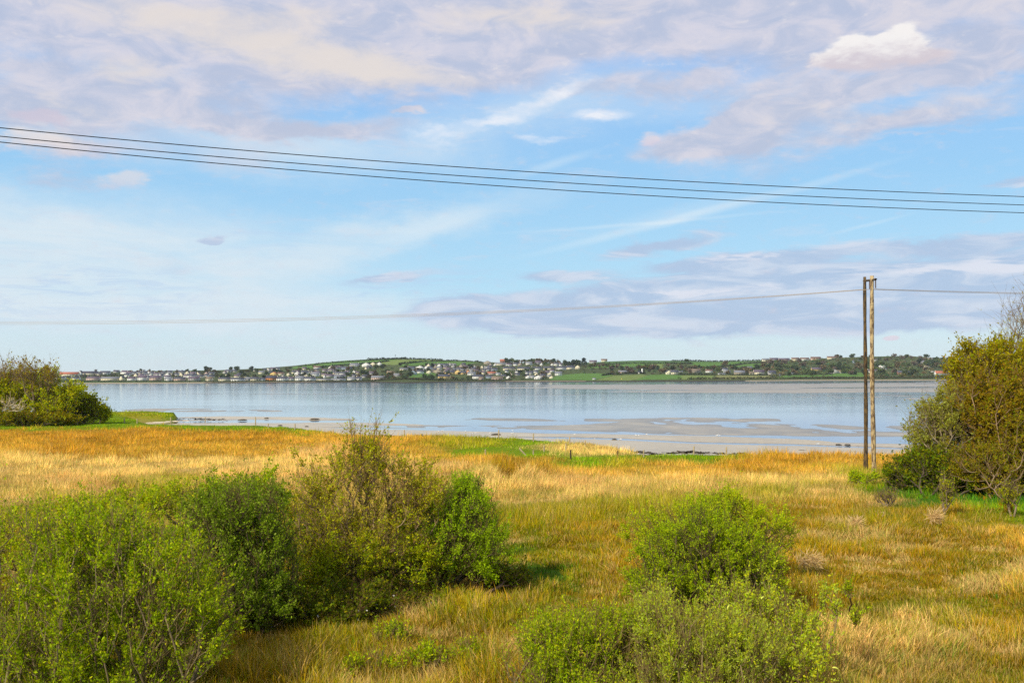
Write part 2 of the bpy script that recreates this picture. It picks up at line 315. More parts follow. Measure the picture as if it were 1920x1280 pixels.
# ------------------------------------------------------------------ shore flats and the bay
ux = np.arange(-1500, 3421, 7.); vv = np.concatenate([np.arange(709.2, 735, .3), np.arange(735, 800, .5), np.arange(800, 872, .7), [880, 900]])
UU, VV = np.meshgrid(ux, vv); u_ = UU.ravel(); v_ = VV.ravel(); v_ = v_+(hor(u_)-HOR)*.9
Yw = (CAMZ-WZ)*F/(v_-hor(u_)); Yw = np.minimum(Yw, 2600)
px_ = (u_-960)*Yw/F
wob = (fbm(px_/45., Yw/30., 5)-.5)
hgt = np.full(len(u_), -1.0)
def band(pts, half, amp, wobble=1.0):
    """a low bar (or, negative, a channel) lying along the shore"""
    global hgt
    q = np.array(pts, float); vc = np.interp(u_, q[:, 0], q[:, 1]); wd = half*np.interp(u_, [q[0, 0], q[0, 0]+90, q[-1, 0]-90, q[-1, 0]], [.15, 1, 1, .15])
    ins = sm(u_, q[0, 0]-15, q[0, 0]+15)*(1-sm(u_, q[-1, 0]-15, q[-1, 0]+15))
    k = 1-sm(np.abs(v_-vc+wob*wobble*half*1.2), wd*.7, wd*1.25)
    hgt = hgt*(1-k*ins)+amp*k*ins
vb = np.interp(u_, [-1500, 200, 400, 600, 760, 900, 1200, 1600, 1900, 3500], [787, 788, 787, 794, 801, 806, 817, 830, 836, 836])
hgt = np.maximum(hgt, -1+2.0*sm(v_-vb+wob*5, -2, 3))
rp = fbm(px_/5., Yw/11., 6, 3)
rp = (rp-.5)*5.0
def ripples(pts, half, lift=0.0):
    global hgt
    q = np.array(pts, float); vc = np.interp(u_, q[:, 0], q[:, 1]); hw = np.interp(u_, q[:, 0], q[:, 2])*half
    ins = sm(u_, q[0, 0]-10, q[0, 0]+60)*(1-sm(u_, q[-1, 0]-60, q[-1, 0]+10))
    k = (1-sm(np.abs(v_-vc+wob*hw*.8), hw*.4, hw*1.1))*ins
    hgt = np.maximum(hgt, np.minimum(-1+k*(1.0+lift+rp*.42), np.where(v_ < 742, .75, .16)+rp*.16))
ripples([(180, 768, 5), (400, 770, 4.5), (560, 770, 2)], 1, .35)
ripples([(740, 799, 3), (900, 800, 3.5), (1060, 801, 6), (1200, 800, 15), (1400, 803, 15), (1700, 812, 14), (1900, 815, 12)], 1, 1.05)
ripples([(820, 786, 3), (1000, 787, 4), (1250, 787, 5), (1500, 788, 4)], 1, .45)
band([(330, 783), (520, 784.5), (670, 787)], 3.2, 1.2); band([(560, 793), (700, 795.5), (800, 797)], 2.4, 1.1)
band([(240, 776), (400, 776.5), (660, 778)], 1.6, -1)
band([(270, 791.5), (450, 791), (620, 791)], 2.0, -.8)
band([(600, 801), (800, 805), (1000, 809), (1300, 819), (1640, 828), (1950, 832)], 1.4, -.9)
band([(1000, 814), (1150, 817), (1350, 822), (1560, 830)], 3.6, 1.4)
band([(950, 819), (1150, 823), (1300, 831), (1500, 835), (1700, 842), (1950, 846)], 2.0, -.8)
# far banks
ripples([(1000, 725, 5), (1200, 726, 7), (1500, 726, 10), (1900, 725, 11), (3300, 722, 11)], 1, 1.3)
band([(1140, 734.5), (1400, 734.5), (1560, 734), (1750, 733), (2100, 732)], 2.0, 1.6); band([(1500, 727), (1750, 726), (2100, 725)], .8, -1)
band([(1655, 721.3), (1800, 721.5), (2100, 721)], .8, 2.2)
band([(300, 738), (700, 739), (1200, 741)], .5, .25); band([(860, 727), (1000, 726.5), (1240, 726)], 1.0, 1.2); band([(850, 722.5), (1100, 722), (1300, 722)], .5, 1.5)
ripples([(1450, 742, 4), (1700, 744, 8), (2200, 744, 8)], 1, -.35)
hgt = hgt+rp*.12*np.clip(hgt+1, 0, 1)
zz = WZ+hgt*.045+np.where(hgt > .9, (hgt-.9)*.15, 0)
beach = sm(v_-vb, 4, 40); zz = zz+beach*.35
land_under = 1-sm(np.interp(u_, EU, EV)+14-v_, 0, 10); zz = zz-.6*land_under*0
wet = sm(hgt, -.4, 1.1)
mudc = np.array([.12, .105, .085])*(1-wet[:, None])+np.array([.42, .335, .20])*wet[:, None]
mudc = mudc*(1-.32*(v_ < 742))[:, None]*(.80+.4*fbm(px_/9., Yw/20., 2)[:, None])
n1 = len(ux); n2 = len(vv); ii = (np.arange(n2-1)[:, None]*n1+np.arange(n1-1)).ravel()
me = mesh('mudflat', np.stack([px_, Yw, zz], 1), quads=np.stack([ii, ii+n1, ii+n1+1, ii+1], 1), col=mudc, smooth=True)
M_mud = mat('wet_sand', attr=True, rough=.33, spec=.5, nscale=1.3, namt=.12, bump=.25, bdist=.04)
o = obj('mudflat', me, M_mud); tag(o, kind='structure')
# water
M_water = bpy.data.materials.new('bay_water'); M_water.use_nodes = True
t = M_water.node_tree; b = t.nodes['Principled BSDF']; b.inputs['Base Color'].default_value = (.08, .19, .31, 1); b.inputs['Roughness'].default_value = .07; b.inputs['IOR'].default_value = 1.33
tcn = t.nodes.new('ShaderNodeTexCoord'); mp = t.nodes.new('ShaderNodeMapping'); t.links.new(tcn.outputs['Object'], mp.inputs[0]); mp.inputs['Scale'].default_value = (.5, 1.2, 1)
nz = t.nodes.new('ShaderNodeTexNoise'); nz.inputs['Scale'].default_value = .9; nz.inputs['Detail'].default_value = 4; t.links.new(mp.outputs[0], nz.inputs['Vector'])
mp2 = t.nodes.new('ShaderNodeMapping'); t.links.new(tcn.outputs['Object'], mp2.inputs[0]); mp2.inputs['Scale'].default_value = (.006, .02, 1)
nz2 = t.nodes.new('ShaderNodeTexNoise'); nz2.inputs['Scale'].default_value = 1; nz2.inputs['Detail'].default_value = 4; t.links.new(mp2.outputs[0], nz2.inputs['Vector'])
mr = t.nodes.new('ShaderNodeMapRange'); mr.inputs[1].default_value = .38; mr.inputs[2].default_value = .62; mr.inputs[3].default_value = .03; mr.inputs[4].default_value = .45; t.links.new(nz2.outputs['Fac'], mr.inputs[0])
bp = t.nodes.new('ShaderNodeBump'); bp.inputs['Distance'].default_value = .055; t.links.new(mr.outputs[0], bp.inputs['Strength']); t.links.new(nz.outputs['Fac'], bp.inputs['Height']); t.links.new(bp.outputs[0], b.inputs['Normal'])
o = obj('water', mesh('water', [(-4000, 55, WZ), (4000, 55, WZ), (4000, 2500, WZ), (-4000, 2500, WZ)], quads=[(0, 1, 2, 3)]), M_water); tag(o, kind='structure')

# ------------------------------------------------------------------ far shore
SU = np.array([-1500, 0, 300, 500, 700, 760, 850, 1000, 1300, 1500, 1920, 3500.]); SV = np.array([720, 719.5, 718.5, 717.5, 716.5, 718, 716, 715.8, 715, 713.2, 712.4, 712])
RU = np.array([-1500, -300, 100, 200, 300, 400, 480, 550, 600, 650, 700, 760, 800, 850, 900, 950, 1000, 1090, 1150, 1200, 1260, 1340, 1430, 1480, 1560, 1620, 1700, 1760, 1800, 1900, 2200, 3500.])
RV = np.array([700, 699, 698, 696.5, 695, 694, 691, 685.5, 680, 675.5, 673, 672.6, 673.5, 675.5, 678, 680, 680, 680, 677, 675.5, 676, 677.5, 675.5, 674, 671, 668.5, 667, 671, 676, 680, 684, 690])
def hill_uv(u, v):
    vs = np.interp(u, SU, SV); vr = np.interp(u, RU, RV); t_ = (vs-v)/(vs-vr)
    D0 = (CAMZ-WZ-.2)*F/(vs-hor(u)); return D0+np.clip(t_, -1, 3)*950
def far(u, v): return P(u, v, hill_uv(u, v))
hu = np.arange(-1500, 3501, 5.); ht = np.concatenate([[-.12, -.02], np.linspace(0, 1, 46), [1.05, 1.3, 2.2]])
HU, HT = np.meshgrid(hu, ht); hu_ = HU.ravel(); ht_ = HT.ravel()
vs = np.interp(hu_, SU, SV); vr = np.interp(hu_, RU, RV); vh = vs-(vs-vr)*np.minimum(ht_, 1.0)
D0 = (CAMZ-WZ-.2)*F/(vs-hor(hu_)); pts = P(hu_, vh, D0+ht_*950)
over = np.clip(ht_-1, 0, 2); top = P(hu_, vr, D0+950)[:, 2]; pts[:, 2] = np.where(ht_ > 1, top-over*40, pts[:, 2]); pts[:, 2] = np.where(ht_ < 0, WZ-3*np.minimum(-ht_, .12)*20, pts[:, 2])
hc = np.array([.060, .080, .030])*(.75+.5*fbm(pts[:, 0]/60, pts[:, 1]/60, 1)[:, None])
def inpoly(u, v, poly):
    c = np.zeros(u.shape, bool); n = len(poly)
    for i in range(n):
        x1, y1 = poly[i]; x2, y2 = poly[(i+1) % n]
        if y1 == y2: continue
        c ^= ((y1 > v) != (y2 > v)) & (u < (x2-x1)*(v-y1)/(y2-y1)+x1)
    return c
G1 = (.085, .17, .035); G2 = (.135, .185, .05); G3 = (.18, .19, .07); G4 = (.065, .125, .04)
FIELDS = [(G1, [(540, 690), (600, 678), (700, 670), (760, 670), (740, 676), (640, 682), (570, 692)]), (G4, [(590, 688), (640, 682), (700, 677), (700, 682), (620, 688)]),
 (G2, [(690, 682), (735, 675), (790, 673), (850, 676), (800, 680), (740, 684)]), (G1, [(745, 686), (770, 680), (840, 676), (900, 679), (870, 684), (820, 685)]), (G1, [(770, 708), (760, 700), (820, 697), (820, 704)]),
 (G1, [(1030, 712), (1045, 703), (1090, 699.5), (1145, 700), (1150, 704), (1110, 712.5)]), (G2, [(1115, 712.8), (1150, 704), (1200, 702), (1230, 706), (1180, 713)]), (G1, [(1190, 712), (1215, 703), (1250, 701.5), (1290, 704), (1290, 710)]),
 (G1, [(1100, 690), (1110, 684), (1170, 675), (1240, 675), (1260, 681), (1180, 688)]), (G2, [(1195, 690), (1215, 683), (1245, 682), (1245, 690)]), (G1, [(1300, 688), (1300, 678), (1370, 676), (1400, 680), (1350, 688)]), (G1, [(1370, 688), (1400, 682), (1430, 681), (1420, 688)]),
 (G2, [(1280, 711), (1280, 702), (1340, 704), (1340, 711)]), (G3, [(1340, 711), (1345, 703), (1440, 704), (1450, 709)]), (G1, [(1450, 709), (1470, 703.5), (1540, 702), (1545, 706)]), (G1, [(1535, 707), (1560, 700), (1620, 699), (1625, 707)]), (G4, [(1100, 676), (1440, 676), (1440, 678), (1100, 682)]), (G4, [(100, 715), (390, 715), (390, 718), (100, 718)])]
for c_, poly in FIELDS: hc[inpoly(hu_, vh, poly)] = np.array(c_)*1.0
strand = (vh > vs-1.6) & (ht_ >= 0); hc[strand] = (.30, .25, .18)
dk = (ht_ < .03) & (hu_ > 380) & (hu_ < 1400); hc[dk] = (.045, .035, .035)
n1 = len(hu); n2 = len(ht); ii = (np.arange(n2-1)[:, None]*n1+np.arange(n1-1)).ravel()
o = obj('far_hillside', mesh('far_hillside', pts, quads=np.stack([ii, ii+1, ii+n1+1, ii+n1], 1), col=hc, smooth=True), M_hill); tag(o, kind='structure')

# ---- leaf quads
def leafquads(c, L_, W_, rs, updir=None, spread=1.0):
    """c: centres (n,3); returns verts (4n,3) of rhombic leaves"""
    n = len(c); a = rs.normal(size=(n, 3))*spread
    if updir is not None: a = a+updir
    a /= np.linalg.norm(a, axis=1, keepdims=True); r = rs.normal(size=(n, 3)); b_ = np.cross(a, r); b_ /= np.linalg.norm(b_, axis=1, keepdims=True)
    L_ = np.broadcast_to(L_, (n,))[:, None]; W_ = np.broadcast_to(W_, (n,))[:, None]
    s = (.5+1.0*rs.random((n, 1)))
    a = a*L_*s; b_ = b_*W_*.5*s
    return np.stack([c, c+a*.45+b_, c+a, c+a*.45-b_], 1).reshape(-1, 3)
def q4(n): return np.arange(4*n).reshape(-1, 4)
def tubes(p0, p1, r0, r1, k=4):
    d = p1-p0; ln = np.linalg.norm(d, axis=1, keepdims=True)+1e-9; d = d/ln
    ref = np.where(np.abs(d[:, 2:3]) > .9, np.array([[1., 0, 0]]), np.array([[0, 0, 1.]])); e1 = np.cross(d, ref); e1 /= np.linalg.norm(e1, axis=1, keepdims=True); e2 = np.cross(d, e1)
    V = []; p1 = p1+d*np.minimum(r1[:, None]*.6, ln*.1)
    for j in range(k):
        t_ = 2*math.pi*j/k; o_ = math.cos(t_)*e1+math.sin(t_)*e2
        V += [p0+o_*r0[:, None], p1+o_*r1[:, None]]
    V = np.stack(V, 1).reshape(-1, 3); n = len(p0); b0 = (np.arange(n)*2*k)[:, None]
    Q = np.concatenate([b0+np.array([2*j, 2*((j+1) % k), 2*((j+1) % k)+1, 2*j+1]) for j in range(k)], 0)
    return V, Q

# ---- far trees
def fartree_mesh(kind, seed):
    rs = np.random.default_rng(seed)
    if kind == 'pine':
        n = 300; h = rs.random(n)**.8; r = (1-h)*.30+.05; a = rs.random(n)*6.283; c = np.stack([np.cos(a)*r, np.sin(a)*r, .12+h*.85], 1); colr = (.03, .055, .04)
    else:
        k = 14; cc = rs.normal(size=(k, 3)); cc /= np.linalg.norm(cc, axis=1, keepdims=True); cc *= rs.random((k, 1))**.5*np.array([.36, .36, .30]); cc[:, 2] += .50
        n = 800; w = rs.integers(0, k, n); dd = rs.normal(size=(n, 3)); dd /= np.linalg.norm(dd, axis=1, keepdims=True)
        c = cc[w]+dd*.16*rs.random((n, 1))**.3; c[:, 2] = np.maximum(c[:, 2]*1.05-.02, .0)
        colr = {'dark': (.050, .080, .032), 'green': (.105, .145, .045), 'brown': (.15, .12, .060), 'pale': (.26, .29, .14), 'bare': (.15, .115, .085)}[kind]
        if kind == 'bare': c = c[:420]; n = 420
    V = leafquads(c, .12, .10, rs); th = .97 if kind == 'pine' else .8; col_ = np.repeat(np.array(colr)*(.6+.8*rs.random((n, 1))), 4, 0)
    tv, tq = tubes(np.array([[0., 0, -.03]]), np.array([[0, 0, th]]), np.array([.03]), np.array([.012]))
    Q = np.concatenate([q4(n), tq+len(V)]); V = np.concatenate([V, tv]); col_ = np.concatenate([col_, np.tile([[.06, .045, .03]], (len(tv), 1))])
    me = mesh('far_'+kind, V, quads=Q, col=col_); me.materials.append(M_farleaf); return me
FT = {k: [fartree_mesh(k, 31+i*7+j) for j in range(3)] for i, k in enumerate(('dark', 'green', 'brown', 'pale', 'pine', 'bare'))}
KD = {'dark': 'dark green round-crowned tree', 'green': 'mid green leafy tree', 'brown': 'brownish tree just coming into leaf', 'pale': 'pale blossom-green tree', 'pine': 'dark pointed conifer', 'bare': 'still leafless grey-brown tree'}
rf = np.random.default_rng(11)
LM = [(129,706,'the red-roofed pale building'),(167,703,'the long cream hotel block'),(233,701,'the white hip-roofed house'),(315,713,'the bright white flat house'),(391,714,'the square cream house'),(445,714,'the long white waterfront row'),(507,713,'the orange terrace'),(512,704,'the yellow red-roofed gable'),(562,713,'the white two-storey pair'),(590,705,'the tall white mid-slope house'),(634,713,'the long low white shed'),(640,702,'the white mid-slope row'),(672,713,'the last waterfront house'),(664,687,'the white hillside villa'),(699,686,'the hilltop gables'),(708,712,'the large pinkish house'),(732,700,'the small ochre house'),(787,692,'the broad white mid-town gable'),(774,702,'the bluish gable'),(820,700,'the big stone gable'),(832,710,'the lowest ochre house'),(860,701,'the upper ochre terrace'),(896,710,'the long white shore house'),(932,713,'the pale pink building'),(922,702,'the rose-coloured house'),(830,687,'the upper white row'),(945,679,'the red-roofed crest building'),(980,694,"the cream terrace's left half"),(1052,693,"the cream terrace's right half"),(1009,711,'the white double gable'),(1047,704,'the boxy white pasture house'),(1133,678,'the cream crest house'),(1168,700,'the salmon bungalow'),(1204,700,'the slim white tower'),(1265,702,'the double-gabled farmhouse'),(1303,699,'the tan-roofed farmhouse'),(1364,700,'the grey metal barn'),(1402,693,'the orange outbuilding'),(1424,702,'the large cream villa'),(1448,704,'the grey porch house'),(1531,696,'the yellow house in the wood'),(1436,678,'the pale skyline house'),(1492,676,'the fourth skyline bungalow'),(1561,673,'the last skyline bungalow'),(1575,700,'the grey gabled bungalow'),(1607,680,'the bluish slope house'),(1639,698,'the purple-roofed bungalow'),(1651,690,'the white slope gable'),(1695,703,'the red-brown shore house'),(1730,681,'the dormered ridge house'),(1765,705,'the red-roofed white house')]
ORD = ['', ', second nearest to it', ', third nearest to it', ', fourth nearest to it', ', fifth nearest to it', ', sixth nearest to it', ', seventh nearest to it', ', eighth nearest to it', ', ninth nearest to it', ', tenth nearest to it']+[f', {q} nearest to it' for q in ('eleventh', 'twelfth', 'thirteenth', 'fourteenth', 'fifteenth', 'sixteenth')]
AUTO = []
def label_all():
    d_ = {}
    for o, u, v, desc in AUTO:
        du, dv, nm, ds = min(((u-a, v-b_, c, math.hypot(u-a, (v-b_)*2.2)) for a, b_, c in LM), key=lambda q: q[3])
        rel = ('above' if dv < 0 else 'below') if abs(dv)*2.5 > abs(du) else ('left of' if du < 0 else 'right of')
        d_.setdefault((desc, rel, nm), []).append((ds, len(d_), o))
    for (desc, rel, nm), l_ in d_.items():
        l_.sort(key=lambda q: q[:2])
        for i, (_, _, o) in enumerate(l_): o['label'] = f'{desc} {rel} {nm}'+ORD[min(i, 15)]
def fartree(u, v, hpx, kind, zone, label=None, wide=1.0):
    p = far(u, v); Y = p[1]; h = hpx*Y/F
    o = bpy.data.objects.new({'pine': 'conifer_tree', 'pale': 'blossom_tree'}.get(kind, 'hillside_tree'), FT[kind][rf.integers(0, 3)]); C.objects.link(o)
    o.location = (p[0], p[1], p[2]-.2-h*.06); w = h*wide*(1.05+.5*rf.random()); o.scale = (w, w, h); o.rotation_euler = (0, 0, rf.random()*6.28)
    tag(o, label or KD[kind], 'tree', 'trees '+zone if zone else None)
    if not label: AUTO.append((o, u, v, KD[kind]))
def zone(u0, u1, v0, v1, n, kinds, h0, h1, z):
    for i in range(n):
        u = u0+(u1-u0)*(i+rf.random())/n; v = v0+(v1-v0)*rf.random(); vr_ = np.interp(u, RU, RV); v = max(v, vr_+.5)
        fartree(u, v, h0+(h1-h0)*rf.random(), kinds[rf.integers(0, len(kinds))], z)
zone(1440, 1790, 680, 706, 74, ['dark', 'green', 'brown', 'green', 'dark', 'bare'], 9, 15, 'on the wooded slope beyond the bay at right')
zone(1560, 1800, 669, 677, 26, ['dark', 'green', 'brown', 'bare'], 6, 9.5, 'along the wooded ridge at right')
zone(1100, 1440, 686, 701, 52, ['dark', 'green', 'brown', 'brown', 'bare'], 8, 14, 'between farmhouses and pastures over the bay')
zone(385, 720, 690, 712, 44, ['dark', 'green', 'brown', 'dark'], 6, 11, 'among the terraced streets of the far town')
zone(720, 1040, 690, 712, 40, ['dark', 'green', 'brown', 'dark'], 6, 11, 'among the middle houses of the far town')
zone(660, 830, 698, 709, 12, ['dark', 'brown', 'green'], 6, 9, 'in the gardens above the far landing beach')
zone(230, 400, 696, 701, 16, ['dark', 'brown', 'dark'], 5, 9, 'behind the low waterfront roofs at far left')
zone(950, 1040, 678, 683, 10, ['brown', 'dark', 'green'], 8, 12, 'on the crest behind the long cream terrace')
zone(1260, 1440, 676, 677.5, 9, ['dark', 'bare', 'dark'], 2, 3.6, 'standing apart along the bare skyline')
for (u, v, h) in ((1062, 687, 15), (1073, 687, 15), (1082, 686, 14)): fartree(u, v, h, 'dark', 'in the dark clump at the end of the long cream terrace', wide=.9)
fartree(1095, 685, 15, 'pine', '', 'tall dark conifer closing the right end of the dark clump')
for u in (802, 811): fartree(u, 687.5, 9, 'dark', 'in the dark block below the hilltop pasture')
fartree(750, 686, 8, 'dark', '', 'broad dark tree left of the pasture hedge above the town')
fartree(1286, 679, 8, 'dark', '', 'lone round tree on the skyline above the right-hand pastures')
fartree(838, 676, 3, 'dark', '', 'tiny lone tree on the hilltop skyline')
fartree(1713, 682, 8, 'pale', 'in blossom on the wooded slope', wide=1.1); fartree(1707, 683, 6, 'pale', 'in blossom on the wooded slope')
fartree(1377, 692, 6, 'pale', '', 'pale rounded bush beside the orange outbuilding')
fartree(180, 697, 7, 'bare', '', 'leafless tree rising behind the long hotel')
# masses nobody could count
def leafmass(name, pts_uv, n, hpx, size, colr, label, group=None, cat='scrub', stuff=True):
    rs = np.random.default_rng(len(name)+n); q = np.array(pts_uv, float); s = rs.random(n)*(len(q)-1); i = np.minimum(s.astype(int), len(q)-2); f = s-i
    u = q[i, 0]*(1-f)+q[i+1, 0]*f; v = q[i, 1]*(1-f)+q[i+1, 1]*f
    p = far(u+rs.normal(0, .3, n), v); hh = hpx*(.4+1.2*fbm(u/6., u*0, 2))*p[:, 1]/F
    p[:, 2] += rs.random(n)*hh*.8-.3; p[:, 1] += rs.normal(0, 2.5, n)
    me = mesh(name, leafquads(p, size, size*.8, rs), quads=q4(n), col=np.repeat(np.array(colr)*(.5+rs.random((n, 1))), 4, 0))
    o = obj(name, me, M_farleaf); tag(o, label, cat, group, 'stuff' if stuff else None); return o
leafmass('shore_scrub', [(1290, 711), (1500, 709.5), (1640, 709), (1800, 708), (2100, 707)], 5000, 4, 2.2, (.075, .075, .035), 'low brown-green scrub along the far shore', cat='scrub')
leafmass('waterside_scrub', [(60, 716), (300, 716), (560, 715.5), (700, 714), (760, 711), (830, 713), (960, 713.5)], 5200, 2.4, 1.9, (.06, .07, .035), 'low scrub below the waterfront houses', cat='scrub')
for i, (pp, lb) in enumerate([([(560, 687.5), (610, 681), (660, 678), (720, 674.5), (760, 672.5)], 'dark hedge climbing to the hilltop above the town'), ([(600, 689), (650, 684.5), (700, 681.5), (730, 677)], 'dark hedge slanting between the two upper pastures'),
     ([(750, 683), (790, 678.5), (850, 676.5), (905, 679)], 'long hedge below the hilltop crest'), ([(1110, 684), (1180, 682), (1260, 681.5), (1300, 682)], 'hedge with trees under the round green hill'), ([(1350, 688), (1390, 683), (1440, 679), (1470, 677.5)], 'straight dark hedge slanting across the right-hand pasture'),
     ([(1290, 689.5), (1330, 688.8), (1350, 688)], 'dark hedge behind the stone farmhouses'), ([(1130, 704), (1160, 700.5), (1210, 700.5)], 'thin hedge dividing the two shore pastures'), ([(1270, 703), (1340, 703), (1440, 703.5), (1560, 702)], 'low hedge in front of the farmhouse gardens'),
     ([(690, 673.5), (760, 672.8), (830, 675)], 'ragged hedge along the very top of the hill'), ([(1260, 676.5), (1340, 677.5), (1430, 676)], 'hedge bank running along the right-hand skyline')]):
    leafmass('hedge', pp, 420+160*(len(pp)), 2.6, 2.6, (.028, .042, .02), lb, cat='hedge', group='hedges dividing the far pastures', stuff=False)
def clumps(name, label, cat, u, v, r0, r1, per, size, colr, seed):
    rs = np.random.default_rng(seed); m = len(u); p = far(u, v); R_ = r0+(r1-r0)*rs.random(m); i = np.repeat(np.arange(m), per); n = len(i)
    d = rs.normal(size=(n, 3)); d /= np.linalg.norm(d, axis=1, keepdims=True); d *= rs.random((n, 1))**.35; d[:, 2] = d[:, 2]*.75+.55
    c = p[i]+d*R_[i, None]; hue = np.array(colr)*(.6+.8*rs.random((m, 1)))*(1+.35*rs.normal(size=(m, 3))*np.array([1, .3, .5]))
    cl = np.clip(hue, .02, .4)[i]*(.6+.8*rs.random((n, 1)))
    o = obj(name, mesh(name, leafquads(c, size, size*.85, rs), quads=q4(n), col=np.repeat(cl, 4, 0)), M_farleaf); tag(o, label, cat, None, 'stuff')
rs = np.random.default_rng(3)
def infield(u, v):
    fg = np.zeros(len(u), bool)
    for c_, poly in FIELDS: fg |= inpoly(u, v, poly)
    return fg
n = 900; u = 1430+rs.random(n)*520; v = np.interp(u, RU, RV)+2+rs.random(n)*np.clip(705-np.interp(u, RU, RV), 5, 40); k_ = ~infield(u, v) & (vn(u/12., v/4., 1) > .22)
clumps('woodland', 'mixed woodland covering the far slope', 'woodland', u[k_], v[k_], 2.6, 5.5, 70, 1.7, (.10, .115, .045), 5)
n = 1300; u = 380+rs.random(n)*1060; v = 686+rs.random(n)*26; v = np.maximum(v, np.interp(u, RU, RV)+5); k_ = ~infield(u, v) & (vn(u/10., v/4., 5) > .42) & (v < np.interp(u, SU, SV)-2.5)
clumps('garden_shrubbery', 'dark shrubbery filling the gardens between far houses', 'shrubbery', u[k_], v[k_], 1.6, 4.2, 50, 1.4, (.075, .09, .04), 6)
n = 110; u = 950+rs.random(n)*100; v = 677+rs.random(n)*7; clumps('crest_wood', 'brownish wood on the crest behind the long cream terrace', 'woodland', u, v, 2.2, 4.6, 70, 1.5, (.12, .11, .05), 9)
n = 260; u = 120+rs.random(n)*290; v = 699+rs.random(n)*9; clumps('waterfront_shrubbery', 'dark bushes between the left waterfront roofs', 'shrubbery', u, v, 1.4, 3.2, 45, 1.3, (.07, .08, .045), 8)

# ---- houses
WM = {k: mat('wall_'+k, base=c, rough=.85, nscale=.6, namt=.08) for k, c in dict(white=(.88, .87, .83), cream=(.84, .76, .55), yellow=(.78, .56, .22), orange=(.72, .30, .10), pink=(.70, .52, .44), grey=(.46, .45, .44), stone=(.42, .36, .28), blue=(.38, .46, .56), redbrown=(.33, .16, .11)).items()}
RM = {k: mat('roof_'+k, base=c, rough=.8, spec=.12, nscale=1.5, namt=.12) for k, c in dict(slate=(.075, .08, .11), purple=(.12, .095, .13), brown=(.16, .10, .08), red=(.38, .13, .08), dark=(.06, .06, .09), palegrey=(.19, .20, .23), tan=(.20, .16, .12)).items()}
M_glass = mat('window_glass', base=(.05, .06, .08), rough=.2, spec=.6); M_brick = mat('chimney_brick', base=(.36, .24, .17), rough=.9)
def boxv(x0, x1, y0, y1, z0, z1):
    return [(x0, y0, z0), (x1, y0, z0), (x1, y1, z0), (x0, y1, z0), (x0, y0, z1), (x1, y0, z1), (x1, y1, z1), (x0, y1, z1)]
BQ = [(0, 3, 2, 1), (4, 5, 6, 7), (0, 1, 5, 4), (1, 2, 6, 5), (2, 3, 7, 6), (3, 0, 4, 7)]
def box_me(name, *a): return mesh(name, boxv(*a), quads=BQ)
def slab(a, b_, c, d, th):
    """roof pane from four corners, given thickness"""
    P4 = np.array([a, b_, c, d], float); n = np.cross(P4[1]-P4[0], P4[3]-P4[0]); n /= np.linalg.norm(n)
    if n[2] < 0: n = -n
    return np.concatenate([P4, P4+n*th])
